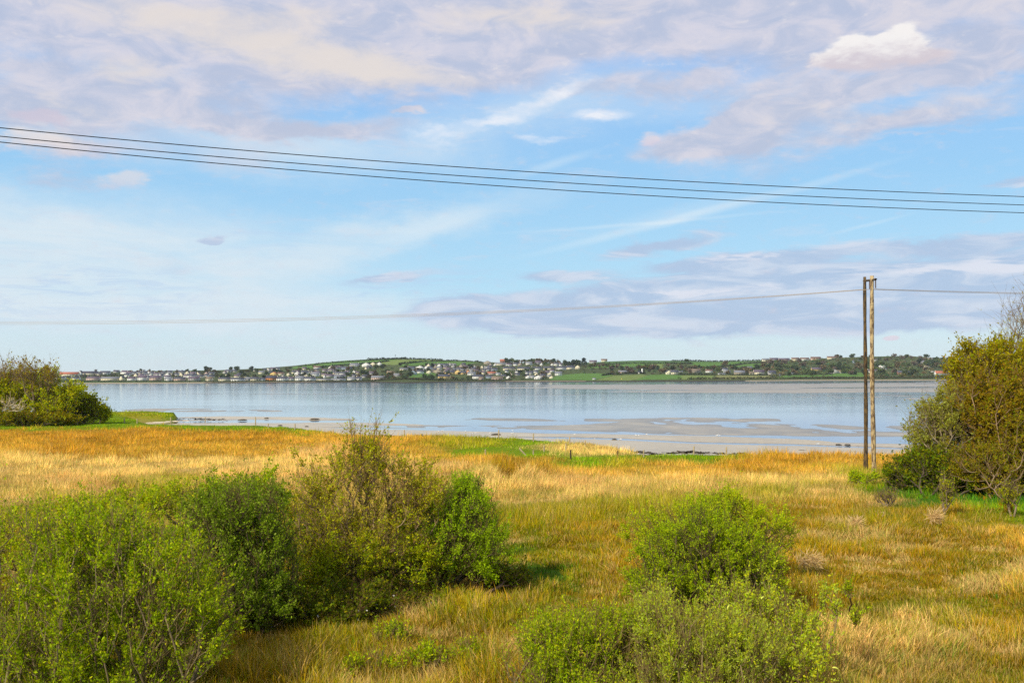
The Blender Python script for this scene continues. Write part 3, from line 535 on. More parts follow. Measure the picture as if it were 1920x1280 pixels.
def house(u, v, wpx, hpx, wall='white', roof='slate', gable=False, win=None, label=None, group=None, name='house', cat='house', chim=1, rot=None, depth=None, rfrac=.42, hip=False):
    p = far(u, v); Y = p[1]; k = Y/F; Wd = wpx*k; H = hpx*k; hw = H*(1-rfrac); hr = H*rfrac; dp = depth or min(9.0, max(6., Wd*.7))
    if gable: dp = max(9., Wd*1.1)
    rz = (rf.random()-.5)*.5 if rot is None else rot
    r = empty(name, (p[0], p[1], p[2]-.3), rz); tag(r, label, cat, group)
    x = Wd/2; e = .35; th = .22; by = 2.5
    if gable:
        V = boxv(-x, x, 0, dp, -by, hw)+[(0, 0, hw+hr), (0, dp, hw+hr)]; Q = [(0, 3, 2, 1), (0, 1, 5, 4), (1, 2, 6, 5), (2, 3, 7, 6), (3, 0, 4, 7)]; T = [(4, 5, 8), (6, 7, 9)]
        s1 = slab((-x-e, -e, hw-e*hr/x+.05), (0, -e, hw+hr+.05), (0, dp+e, hw+hr+.05), (-x-e, dp+e, hw-e*hr/x+.05), th); s2 = slab((0, -e, hw+hr+.05), (x+e, -e, hw-e*hr/x+.05), (x+e, dp+e, hw-e*hr/x+.05), (0, dp+e, hw+hr+.05), th)
    else:
        hx = min(x*.5, 3) if hip else 0
        V = boxv(-x, x, 0, dp, -by, hw)+([(-x, dp/2, hw+hr), (x, dp/2, hw+hr)] if not hip else [(-x+hx, dp/2, hw+hr-.3), (x-hx, dp/2, hw+hr-.3)]); Q = [(0, 3, 2, 1), (0, 1, 5, 4), (1, 2, 6, 5), (2, 3, 7, 6), (3, 0, 4, 7)]; T = [(5, 6, 9), (7, 4, 8)]
        q = e*hr/(dp/2)
        s1 = slab((-x-e, -e, hw-q+.05), (x+e, -e, hw-q+.05), (x+e-hx, dp/2, hw+hr+.05), (-x-e+hx, dp/2, hw+hr+.05), th); s2 = slab((-x-e+hx, dp/2, hw+hr+.05), (x+e-hx, dp/2, hw+hr+.05), (x+e, dp+e, hw-q+.05), (-x-e, dp+e, hw-q+.05), th)
        if hip:
            s3 = slab((-x-e, -e, hw-q+.05), (-x-e+hx, dp/2, hw+hr+.05), (-x-e+hx, dp/2, hw+hr+.04), (-x-e, dp+e, hw-q+.05), th); s4 = slab((x+e, -e, hw-q+.05), (x+e-hx, dp/2, hw+hr+.05), (x+e-hx, dp/2, hw+hr+.04), (x+e, dp+e, hw-q+.05), th)
            s1 = np.concatenate([s1, s3]); s2 = np.concatenate([s2, s4])
    obj('wall', mesh('wall', V, quads=Q, tris=T), WM[wall], r)
    RVv = np.concatenate([s1, s2]); nb = len(RVv)//8
    ro = obj('roof', mesh('roof', RVv, quads=np.concatenate([np.array(BQ)+8*i for i in range(nb)])), RM[roof], r)
    for i in range(chim):
        cx = (-x+.7) if i == 0 else x-.7
        if gable: cx = 0
        if i > 1: cx = -x+.7+(2*x-1.4)*(i-1)/(chim-1)
        cy = (dp*.5-.3) if not gable else (.8+i*3)
        obj('chimney', box_me('chimney', cx-.45, cx+.45, cy, cy+.7, hw+hr*.6, hw+hr+1.1), M_brick if wall not in ('white',) else WM['cream'], ro)
    if win:
        nx, ny = win
        for a in range(nx):
            for c in range(ny):
                wx = -x+(a+.5)*2*x/nx; wz = hw*(c+.5)/ny
                if c == 0 and nx > 2 and a == nx//2:
                    obj('door', box_me('door', wx-.5, wx+.5, -.05, .1, .2, min(hw*.42, 2.3)), M_glass, r)
                else: obj('window', box_me('window', wx-.55, wx+.55, -.04, .1, wz-.55, wz+.55), M_glass, r)
    return r
T1 = 'terraced houses along the far waterfront'; T2 = 'houses up the hillside of the far town'; T3 = 'farmhouses and villas on the right-hand far shore'; T4 = 'bungalows along the right-hand skyline'
HS = [
(129, 706, 34, 9, 'cream', 'red', 0, (6, 2), 'long pale building with a red roof at the left end of the town', 0, 'large_building'),
(167, 703.5, 30, 8, 'cream', 'dark', 0, (9, 2), 'long cream hotel-like block with a row of dark dormers in its roof', 0, 'large_building'),
(149.5, 704, 5, 10, 'white', 'dark', 1, (1, 3), 'narrow pale stair tower with a dark cap at the left end of the long block', 0, 'stair_tower'),
(184, 703.5, 10, 5, 'cream', 'slate', 0, (3, 1), 'small cream wing at the right end of the long block', 0, 'house'),
(196, 702, 18, 7, 'white', 'slate', 0, (5, 2), 'white house with a slate roof just right of the long block', 1, 'house'),
(217, 698.5, 10, 5, 'grey', 'dark', 0, None, 'dark-roofed building topping the rise at far left', 1, 'house'),
(233, 701, 15, 7, 'white', 'purple', 0, (3, 1), 'white hip-roofed house right of the dark-roofed building', 1, 'house'),
(268, 696, 5, 3.5, 'white', 'palegrey', 0, None, 'tiny white house alone on the left skyline', 0, 'house'),
(111, 711, 19, 6, 'cream', 'slate', 0, (4, 1), 'cream waterfront row farthest left behind the thicket', 1, 'terraced_house'),
(140, 712, 16, 6, 'white', 'slate', 0, (3, 1), 'white waterfront row left of the town hall-like roofs', 2, 'terraced_house'),
(173, 712.5, 25, 7, 'pink', 'purple', 0, (5, 1), 'pinkish waterfront row under the long block', 2, 'terraced_house'),
(207, 713, 35, 7, 'cream', 'palegrey', 0, (7, 1), 'longest cream waterfront row with a pale roof', 2, 'terraced_house'),
(226.5, 713, 6, 9, 'cream', 'slate', 1, None, 'tall cream gable closing the long cream row', 0, 'house'),
(246, 713, 15, 7, 'white', 'purple', 0, (3, 1), 'white waterfront house with a steep purple roof', 2, 'house'),
(266, 713, 17, 10, 'white', 'purple', 0, (4, 2), 'tall white waterfront house with a deep purple roof', 2, 'house'),
(290, 713, 20, 9, 'pink', 'purple', 0, (4, 2), 'pinkish waterfront pair between tall roofs', 2, 'terraced_house'),
(314.5, 713.5, 13, 7, 'white', 'palegrey', 0, (3, 2), 'bright white flat-looking house on the left waterfront', 0, 'house'),
(336, 713.5, 20, 7, 'pink', 'slate', 0, (4, 1), 'pale pink row left of the square cream house', 2, 'terraced_house'),
(362, 713.5, 20, 8, 'grey', 'purple', 0, (4, 2), 'grey waterfront row with a purple roof', 2, 'terraced_house'),
(391.5, 714, 12, 8, 'cream', 'tan', 0, (3, 2), 'square cream house on the open waterfront', 1, 'house'),
(420, 714, 22, 7, 'cream', 'slate', 0, (5, 1), 'cream row right of the square cream house', 2, 'terraced_house'),
(445, 714, 25, 6.5, 'white', 'slate', 0, (5, 1), 'white row in the middle of the left waterfront', 3, 'terraced_house'),
(464, 713.5, 10, 7, 'grey', 'palegrey', 0, (2, 2), 'grey waterfront house before the cream shopfronts', 1, 'house'),
(477, 714, 15, 7.5, 'cream', 'slate', 0, (3, 2), 'cream shopfront two doors left of the orange terrace', 1, 'house'),
(490.5, 713.8, 12, 6.5, 'white', 'slate', 0, (3, 1), 'white house touching the left end of the orange terrace', 1, 'house'),
(507.5, 713.5, 19.5, 9.5, 'orange', 'dark', 0, (5, 2), 'bright orange terrace with a dark blue roof on the waterfront', 2, 'terraced_house'),
(528, 713.5, 21, 8, 'white', 'slate', 0, (5, 2), 'long white terrace touching the orange one', 3, 'terraced_house'),
(545, 713, 10, 7, 'white', 'purple', 0, (2, 2), 'narrow white house at the end of the white terrace', 2, 'house'),
(562, 713.5, 18, 9, 'white', 'palegrey', 0, (4, 2), 'white two-storey pair right of the dark garden', 2, 'terraced_house'),
(581, 713.5, 19, 7.5, 'white', 'slate', 0, (4, 1), 'white row with a slate roof by the slipway', 3, 'terraced_house'),
(606, 713.5, 26, 4, 'cream', 'palegrey', 0, None, 'low cream wall-like sheds on the waterfront', 0, 'shed'),
(634, 713.5, 28, 4.5, 'white', 'palegrey', 0, None, 'long low white shed on the waterfront', 0, 'shed'),
(658, 713, 14, 7, 'white', 'palegrey', 0, (3, 1), 'white house second from the end of the waterfront road', 1, 'house'),
(672, 713, 10, 7.5, 'white', 'slate', 0, (2, 2), 'white house ending the waterfront road', 2, 'house'),
(512, 704, 12, 7, 'yellow', 'red', 1, (2, 1), 'pale yellow gable with a red roof above the orange terrace', 0, 'house'),
(526, 703.5, 12, 6, 'cream', 'brown', 0, (3, 1), 'cream house beside the yellow gable', 1, 'house'),
(557, 703, 10, 7, 'white', 'purple', 1, (2, 2), 'white gabled house above the white pair', 1, 'house'),
(571, 701, 13, 6.5, 'white', 'slate', 0, (3, 1), 'white house with wide slate roof in mid-slope', 2, 'house'),
(590, 705.5, 16, 8.5, 'white', 'palegrey', 0, (3, 2), 'tall bright white house in mid-slope above the slipway', 1, 'house'),
(595, 691, 14, 5.5, 'white', 'brown', 0, (3, 1), 'white bungalow high below the first hedge', 1, 'bungalow'),
(628, 692, 15, 6, 'white', 'purple', 0, (4, 1), 'white pair high above the long low shed', 2, 'house'),
(648, 692.5, 23, 6, 'blue', 'slate', 0, (5, 1), 'bluish row high in the town', 3, 'terraced_house'),
(640, 702.5, 24, 6, 'white', 'slate', 0, (5, 1), 'white row in mid-slope over the long low shed', 3, 'terraced_house'),
(617, 707, 17, 6, 'grey', 'purple', 0, (3, 1), 'grey house behind the cream sheds', 2, 'house'),
(634, 709, 16, 7, 'blue', 'palegrey', 0, (3, 1), 'pale blue house behind the long white shed', 1, 'house'),
(664, 687.5, 17, 7, 'white', 'palegrey', 0, (4, 2), 'white villa on the green hillside edge', 2, 'house'),
(686, 687.5, 15, 8, 'white', 'purple', 1, (2, 2), 'first white gable of the hilltop group', 1, 'house'),
(699, 686.5, 11, 8, 'cream', 'purple', 1, (2, 2), 'second, creamier gable of the hilltop group', 1, 'house'),
(711, 685.5, 10, 7, 'white', 'slate', 1, (2, 2), 'third white gable of the hilltop group', 1, 'house'),
(708, 712, 25, 8, 'pink', 'palegrey', 0, (6, 2), 'large pinkish house alone above the landing beach', 3, 'house'),
(732, 700, 14, 5, 'yellow', 'tan', 0, (4, 1), 'small ochre house on the slope above the landing beach', 1, 'house'),
(745, 705.5, 14, 6, 'grey', 'palegrey', 0, (3, 1), 'grey house below the small ochre house', 1, 'house'),
(757, 694, 15, 4.5, 'cream', 'palegrey', 0, None, 'low cream bungalow left of the white mid-town row', 0, 'bungalow'),
(771, 693, 14, 6.5, 'white', 'slate', 0, (3, 1), 'white house at the left end of the mid-town row', 1, 'house'),
(787, 692, 16, 7, 'white', 'slate', 1, (3, 2), 'broad white gable in the mid-town row', 1, 'house'),
(799, 692.5, 9, 7, 'white', 'dark', 1, (2, 1), 'slim white gable below the dark tree block', 1, 'house'),
(774, 702, 12, 8, 'blue', 'slate', 1, (2, 2), 'bluish white gable above the bright garden', 1, 'house'),
(787, 700, 15, 7, 'white', 'slate', 0, (3, 1), 'white slate-roofed house right of the bluish gable', 2, 'house'),
(804, 700.5, 9, 7, 'cream', 'tan', 1, (2, 1), 'small cream gable left of the ochre terraces', 0, 'house'),
(820, 700, 18, 8, 'stone', 'tan', 1, (3, 2), 'big stone-coloured gable in mid-town', 1, 'house'),
(832, 710, 22, 8.5, 'yellow', 'slate', 0, (5, 1), 'ochre house with wide slate roof nearest the shore', 2, 'house'),
(841, 708.5, 9, 9, 'yellow', 'purple', 1, (2, 2), 'ochre gable joined to the wide slate-roofed house', 0, 'house'),
(843, 701.5, 18, 7, 'yellow', 'slate', 0, (4, 1), 'left house of the upper ochre terrace', 2, 'terraced_house'),
(858, 701.5, 12, 8.5, 'yellow', 'tan', 1, (2, 2), 'middle gable of the upper ochre terrace', 0, 'terraced_house'),
(868, 702, 12, 6.5, 'yellow', 'slate', 0, (3, 1), 'third house of the upper ochre terrace', 1, 'terraced_house'),
(877, 701.5, 9, 8.5, 'orange', 'brown', 1, (2, 2), 'orange-ochre gable ending the upper terrace', 0, 'terraced_house'),
(884, 703.5, 15, 7, 'white', 'palegrey', 0, (3, 2), 'white house in front of the upper ochre terrace', 1, 'house'),
(896, 710, 21, 8, 'white', 'slate', 0, (4, 1), 'long white house with slate roof near the shore', 2, 'house'),
(902, 712, 9, 6, 'pink', 'tan', 0, (2, 1), 'small pinkish block before the long white house', 0, 'house'),
(932, 713, 21, 8, 'pink', 'tan', 0, (5, 1), 'pale pink waterside building with a tan roof', 0, 'large_building'),
(922, 702, 17, 5.5, 'pink', 'red', 0, (4, 1), 'rose-coloured house above the pale pink building', 1, 'house'),
(953, 710, 8, 6, 'white', 'slate', 1, None, 'small white gable right of the pale pink building', 0, 'house'),
(918, 709, 14, 6, 'blue', 'slate', 0, None, 'blue-grey roofed house behind the pale pink building', 1, 'house'),
(830, 687, 20, 6, 'white', 'slate', 0, (5, 1), 'upper white row at the foot of the hilltop pasture', 2, 'terraced_house'),
(922, 695, 22, 6, 'white', 'slate', 0, (6, 1), 'white row halfway to the long cream terrace', 3, 'terraced_house'),
(955, 694.5, 23, 7, 'cream', 'slate', 0, (6, 1), 'first block of the long cream terrace', 3, 'terraced_house'),
(982, 694.5, 24, 7, 'cream', 'slate', 0, (6, 1), 'second block of the long cream terrace', 3, 'terraced_house'),
(1006, 694, 20, 7, 'white', 'slate', 0, (5, 1), 'third and whitest block of the long cream terrace', 3, 'terraced_house'),
(1029, 693.5, 20, 7, 'cream', 'slate', 0, (5, 1), 'fourth block of the long cream terrace', 3, 'terraced_house'),
(1052, 693, 20, 7, 'white', 'slate', 0, (5, 1), 'fifth block of the long cream terrace', 3, 'terraced_house'),
(1070, 692.5, 16, 7.5, 'cream', 'slate', 0, (4, 1), 'sixth block of the long cream terrace under the dark clump', 2, 'terraced_house'),
(1083, 692, 9, 8, 'cream', 'tan', 1, (2, 2), 'cream gable closing the right end of the long terrace', 0, 'terraced_house'),
(945, 679, 15, 6, 'redbrown', 'red', 0, (4, 1), 'red-roofed building on the crest of the town', 0, 'large_building'),
(938, 685, 20, 5.5, 'cream', 'palegrey', 0, (5, 1), 'cream building just below the red-roofed one', 0, 'house'),
(914, 683, 14, 7, 'stone', 'brown', 1, (3, 2), 'stone gable left of the red-roofed building', 0, 'house'),
(992, 684, 12, 6.5, 'white', 'palegrey', 0, (3, 1), 'white house among crest trees left of the dark clump', 1, 'house'),
(1009, 683, 11, 7, 'grey', 'purple', 0, (3, 2), 'grey house among crest trees', 1, 'house'),
(1047, 704, 13, 8, 'white', 'palegrey', 0, (3, 2), 'white boxy house standing above the shore pasture', 1, 'house'),
(1009, 711, 15, 8, 'white', 'slate', 1, (3, 2), 'white double-gabled house near the shore left of the pasture', 1, 'house'),
(990, 709, 8, 6, 'white', 'brown', 1, None, 'small white gable near the shore left of the double gable', 0, 'house'),
(1029, 706, 6, 3.5, 'white', 'palegrey', 0, None, 'tiny white hut at the corner of the pasture', 0, 'hut'),
(1114, 711.5, 6, 3.5, 'white', 'palegrey', 0, None, 'white hut standing in the open shore pasture', 0, 'hut'),
(1112, 681, 14, 6, 'grey', 'purple', 0, (3, 1), 'grey house on the crest right of the conifer', 2, 'house'),
(1133, 678, 11, 5.5, 'cream', 'brown', 0, (3, 1), 'cream house on the crest by the round hill', 1, 'house'),
(1168, 700.5, 16, 6.5, 'pink', 'palegrey', 0, (4, 1), 'salmon bungalow with grey roof in the trees', 1, 'bungalow'),
(1200, 700.5, 7, 5, 'white', 'slate', 0, None, 'small white cottage at the foot of the white tower', 0, 'cottage'),
(1147, 692, 6, 3.5, 'white', 'palegrey', 0, None, 'tiny white house high among the brown trees', 0, 'house'),
(1169, 691, 6, 3, 'white', 'palegrey', 0, None, 'tiny pale roof above the salmon bungalow', 0, 'house'),
(1254, 702, 9, 8.5, 'cream', 'slate', 1, (2, 2), 'left gable of the big cream double-gabled farmhouse', 0, 'farmhouse'),
(1265, 702, 14, 8.5, 'cream', 'slate', 0, (3, 2), 'long wing of the big cream double-gabled farmhouse', 1, 'farmhouse'),
(1275, 698, 12, 3, 'white', 'palegrey', 0, None, 'low white outhouse right of the double-gabled farmhouse', 0, 'shed'),
(1303, 699, 22, 8, 'stone', 'tan', 0, (5, 1), 'long tan-roofed stone farmhouse', 2, 'farmhouse'),
(1330, 698.5, 13, 6.5, 'white', 'brown', 0, (3, 1), 'white cottage with brown roof right of the stone farmhouse', 1, 'cottage'),
(1358, 695, 15, 6, 'white', 'dark', 0, (4, 1), 'dark-roofed white house at the end of the slanting hedge', 2, 'house'),
(1364, 700, 12, 7, 'grey', 'palegrey', 0, None, 'grey barn with a pale metal roof', 0, 'barn'),
(1354, 702.5, 13, 3.5, 'white', 'palegrey', 0, None, 'low white shed in front of the grey barn', 0, 'shed'),
(1387, 702.5, 20, 8.5, 'stone', 'palegrey', 0, (5, 1), 'grey stone house with attached porch by the hedge', 1, 'farmhouse'),
(1402, 693.5, 18, 7, 'orange', 'palegrey', 0, None, 'orange-fronted outbuilding with a pale roof', 0, 'barn'),
(1424, 702.5, 20, 9.5, 'cream', 'purple', 0, (5, 2), 'large cream house with a low purple roof and big chimneys', 2, 'house'),
(1410, 702.5, 9, 6, 'cream', 'tan', 0, (2, 1), 'low cream annexe left of the large cream house', 0, 'house'),
(1448.5, 704, 14, 10, 'grey', 'slate', 0, (3, 2), 'grey slate-roofed house with white porch by the shore field', 2, 'house'),
(1460, 704, 6, 3.5, 'white', 'palegrey', 0, None, 'small white garage right of the grey slate-roofed house', 0, 'garage'),
(1483.5, 702, 9, 4, 'white', 'palegrey', 0, None, 'small pale green-white hut before the wooded slope', 0, 'hut'),
(1531.5, 696.5, 18, 8, 'yellow', 'purple', 0, (4, 2), 'yellow house standing alone in the wooded slope', 2, 'house'),
(1566, 700, 14, 8, 'grey', 'palegrey', 1, (3, 1), 'grey gabled bungalow left of the twin poles', 0, 'bungalow'),
(1579, 699.5, 16, 6, 'grey', 'tan', 0, (3, 1), 'long grey wing beside the gabled bungalow', 1, 'bungalow'),
(1607, 680.5, 13, 6, 'blue', 'dark', 0, (3, 1), 'bluish house high on the slope left of the poles', 1, 'house'),
(1639, 698.5, 22, 6.5, 'white', 'purple', 0, (4, 1), 'white bungalow with purple roof seen behind the pale pole', 1, 'bungalow'),
(1651, 690.5, 15, 6, 'white', 'tan', 1, (3, 2), 'white gable up the slope right of the poles', 1, 'house'),
(1695, 703, 21, 8.5, 'redbrown', 'slate', 0, (4, 1), 'red-brown house with a wide slate roof on the shore', 1, 'house'),
(1730.5, 681.5, 14, 6, 'grey', 'palegrey', 0, (3, 1), 'grey dormered house high on the wooded ridge', 1, 'house'),
(1765.5, 705.5, 21, 10.5, 'white', 'red', 0, (4, 2), 'white two-storey house with a red roof beside the thicket', 2, 'house'),
(1642, 677, 9, 3.5, 'white', 'palegrey', 0, None, 'low pale roof on the ridge right of the pale pole', 0, 'bungalow'),
(1747, 673, 11, 3, 'pink', 'palegrey', 0, None, 'low pinkish roof half hidden on the ridge', 0, 'bungalow'),
(1693, 681, 9, 3, 'pink', 'brown', 0, None, 'small brown roof below the dark ridge trees', 0, 'bungalow'),
(1436, 678.5, 12, 7, 'cream', 'palegrey', 0, (3, 2), 'pale cream house at the left end of the skyline bungalows', 0, 'house'),
(1452, 677.5, 16, 7, 'grey', 'purple', 0, (4, 1), 'purple-grey house second along the skyline', 1, 'house'),
(1471, 677, 20, 6, 'pink', 'purple', 0, (4, 1), 'pinkish bungalow third along the skyline', 0, 'bungalow'),
(1492, 676.5, 14, 6.5, 'cream', 'brown', 0, (3, 1), 'brown-roofed bungalow fourth along the skyline', 1, 'bungalow'),
(1509, 676, 16, 6, 'white', 'brown', 0, (3, 1), 'white brown-roofed bungalow fifth along the skyline', 1, 'bungalow'),
(1530, 675.5, 18, 7, 'pink', 'brown', 0, (4, 1), 'rosy bungalow sixth along the skyline', 1, 'bungalow'),
(1561, 673.5, 18, 6, 'cream', 'brown', 0, (4, 1), 'cream bungalow last along the skyline left of the poles', 1, 'bungalow'),
]
for (u, v, w, h, wl, rr, ga, wi, lb, ch, nm) in HS:
    gp = T1 if (v > 710 and u < 700) else (T2 if u < 1100 else (T4 if v < 680 else T3))
    cat = {'terraced_house': 'house', 'large_building': 'building', 'stair_tower': 'building', 'farmhouse': 'house', 'cottage': 'house', 'bungalow': 'house', 'hut': 'shed', 'garage': 'shed', 'barn': 'barn', 'shed': 'shed'}.get(nm, 'house')
    house(u, v, w, h*1.0, wl, rr, bool(ga), wi, lb, gp, nm, cat, ch, rot=(rf.random()-.5)*.24, hip=('hip' in lb))
# smaller houses nothing tells apart, by street
def rows(n, u0, u1, v0, v1, wcols, rcols, phrase, grp, w=(6, 11), h=(4.5, 6.5)):
    placed = []
    for i in range(n):
        for _ in range(40):
            u = u0+(u1-u0)*rf.random(); v = v0+(v1-v0)*rf.random()
            if v < np.interp(u, RU, RV)+5: continue
            if all(abs(u-a) > 6.5 or abs(v-b_) > 2.6 for a, b_ in placed+HSP): break
        else: continue
        placed.append((u, v)); wl = wcols[rf.integers(0, len(wcols))]; rr = rcols[rf.integers(0, len(rcols))]; ga = rf.random() < .3
        ww = w[0]+(w[1]-w[0])*rf.random(); hh = h[0]+(h[1]-h[0])*rf.random()
        ds_ = f"small {wl} {'gable-fronted' if ga else 'slate-roofed' if rr in ('slate', 'dark', 'purple') else 'pale-roofed'} house"
        AUTO.append((house(u, v, ww*(.7 if ga else 1), hh, wl, rr, ga, None, ds_, grp, 'house', 'house', 1), u, v, ds_))
    HSP.extend(placed)
HSP = [(a[0], a[1]) for a in HS]
rows(36, 235, 400, 701, 709, ['white', 'cream', 'white', 'pink'], ['purple', 'slate', 'slate'], 'packed behind the left waterfront', 'houses packed behind the left waterfront', w=(7, 13), h=(5, 7.5))
rows(16, 400, 560, 697, 709, ['white', 'cream', 'grey'], ['purple', 'slate', 'palegrey'], 'on the slope over the orange terrace', 'houses on the slope over the orange terrace')
rows(8, 455, 520, 692.5, 696, ['white', 'grey', 'cream'], ['slate', 'purple', 'dark'], 'on the low crest left of the big hill', 'houses on the low crest')
rows(24, 570, 700, 690, 709, ['white', 'cream', 'grey'], ['purple', 'slate', 'slate'], 'on the slope left of the landing beach', 'houses left of the landing beach')
rows(44, 800, 930, 685, 702, ['white', 'cream', 'grey', 'white', 'stone'], ['slate', 'slate', 'purple', 'palegrey'], 'in the crowded middle of the town', 'houses in the crowded middle of the town')
rows(18, 905, 1045, 696, 710, ['white', 'cream', 'grey'], ['slate', 'purple', 'palegrey'], 'below the long cream terrace', 'houses below the long cream terrace')
rows(8, 945, 1060, 681, 686, ['white', 'grey', 'stone'], ['purple', 'slate'], 'on the tree-lined crest above the long terrace', 'houses on the tree-lined crest')
rows(6, 1600, 1760, 684, 700, ['white', 'cream', 'stone'], ['tan', 'palegrey', 'slate'], 'half hidden in the right-hand woods', 'houses in the right-hand woods', h=(3, 4.5))
label_all()
# mast, white tower, beacon
def cyl(name, r0, r1, h, k=10, z0=0.0):
    V, Q = tubes(np.array([[0, 0, z0]]), np.array([[0, 0, z0+h]]), np.array([r0]), np.array([r1]), k)
    cap = [list(range(2*k))[1::2]]; me = bpy.data.meshes.new(name); me.from_pydata(V.tolist(), [], Q.tolist()+cap); me.update(); return me
M_metal = mat('grey_metal', base=(.20, .21, .23), rough=.5, metal=.3)
p = far(741, 673.5); o = empty('radio_mast', p); tag(o, 'thin grey radio mast with a short head on the hilltop', 'mast'); obj('pole', cyl('pole', .55, .3, 11, 6), M_metal, o); obj('antenna', cyl('antenna', .9, .9, 3, 6, 8), M_metal, o)
p = far(1204, 700); o = empty('white_tower', p); tag(o, 'slim white tower beside a small cottage over the bay', 'tower'); obj('shaft', cyl('shaft', 1.6, 1.2, 8.5, 8), WM['white'], o); obj('cap', cyl('cap', 1.3, .15, 1.4, 8, 8.4), WM['white'], o)
p = P(1165.5, 717, 1690); o = empty('channel_marker', (p[0], p[1], WZ-.1)); tag(o, 'yellow channel marker post standing off the far shore', 'marker'); obj('post', cyl('post', .45, .45, 4.2, 6), mat('yellow_paint', base=(.75, .55, .08)), o); obj('topmark', cyl('topmark', .8, .8, .8, 6, 4.2), mat('yellow_top', base=(.8, .6, .1)), o)

# ------------------------------------------------------------------ shrubs and trees
def grow(bases, T, step, k=.35, seed=0, up=.10):
    rs = np.random.default_rng(seed); cap = 60000
    X = np.zeros((cap, 3)); par = np.full(cap, -1); pl = np.zeros(cap); n = 0
    for b_ in bases: X[n] = b_; n += 1
    c0 = np.mean(bases, 0); T = T[np.argsort(np.linalg.norm(T-c0, axis=1))]; tips = []
    for t_ in T:
        d = np.linalg.norm(X[:n]-t_, axis=1); pen_ = np.maximum(0, X[:n, 2]-t_[2])*.8
        j = int(np.argmin(d+k*pl[:n]+pen_)); dist = d[j]; m = max(1, int(math.ceil(dist/step)))
        if n+m >= cap: break
        a = X[j].copy(); prev = j; bow = np.array([0, 0, -up*dist])+rs.normal(0, .04*dist, 3)
        for s in range(1, m+1):
            f = s/m; q = a*(1-f)+t_*f+bow*4*f*(1-f)*.5+(rs.normal(0, step*.055, 3) if s < m else 0)
            X[n] = q; par[n] = prev; pl[n] = pl[prev]+np.linalg.norm(q-X[prev]); prev = n; n += 1
        tips.append(prev)
    return X[:n], par[:n], np.array(tips)
def sample_vols(vols, n, rs, clump=.42, shell=.5):
    w = np.array([v[2]*v[3]*v[5]*(v[6] if len(v) > 6 else 1) for v in vols]); w = w/w.sum(); out_ = []
    tot = 0; tries = 0
    while tot < n:
        tries += 1
        i = rs.choice(len(vols), n*2, p=w); d = rs.normal(size=(n*2, 3)); d /= np.linalg.norm(d, axis=1, keepdims=True); r = rs.random(n*2)**shell
        q = np.array([[v[0], v[1], v[2], v[3], v[4], v[5]] for v in vols])[i]
        pt = P(q[:, 0], q[:, 1], q[:, 4])+d*r[:, None]*np.stack([q[:, 2]*q[:, 4]/F, q[:, 5], q[:, 3]*q[:, 4]/F], 1)
        s = np.mean(q[:, 3]*q[:, 4]/F); f_ = 2.2/max(s, .3)
        kp = (vn(pt[:, 0]*f_+pt[:, 1]*f_*.6, pt[:, 2]*f_-pt[:, 1]*f_*.5, 3)*.5+vn(pt[:, 0]*f_*2+9, pt[:, 2]*f_*2+pt[:, 1]*f_, 5)*.5) > clump-.15
        gzv = fieldz(pt[:, 0], pt[:, 1]); kp = (kp | (tries > 30)) & (pt[:, 2] > gzv+(.12 if tries < 60 else -9))
        out_.append(pt[kp]); tot += kp.sum()
    return np.concatenate(out_)[:n]
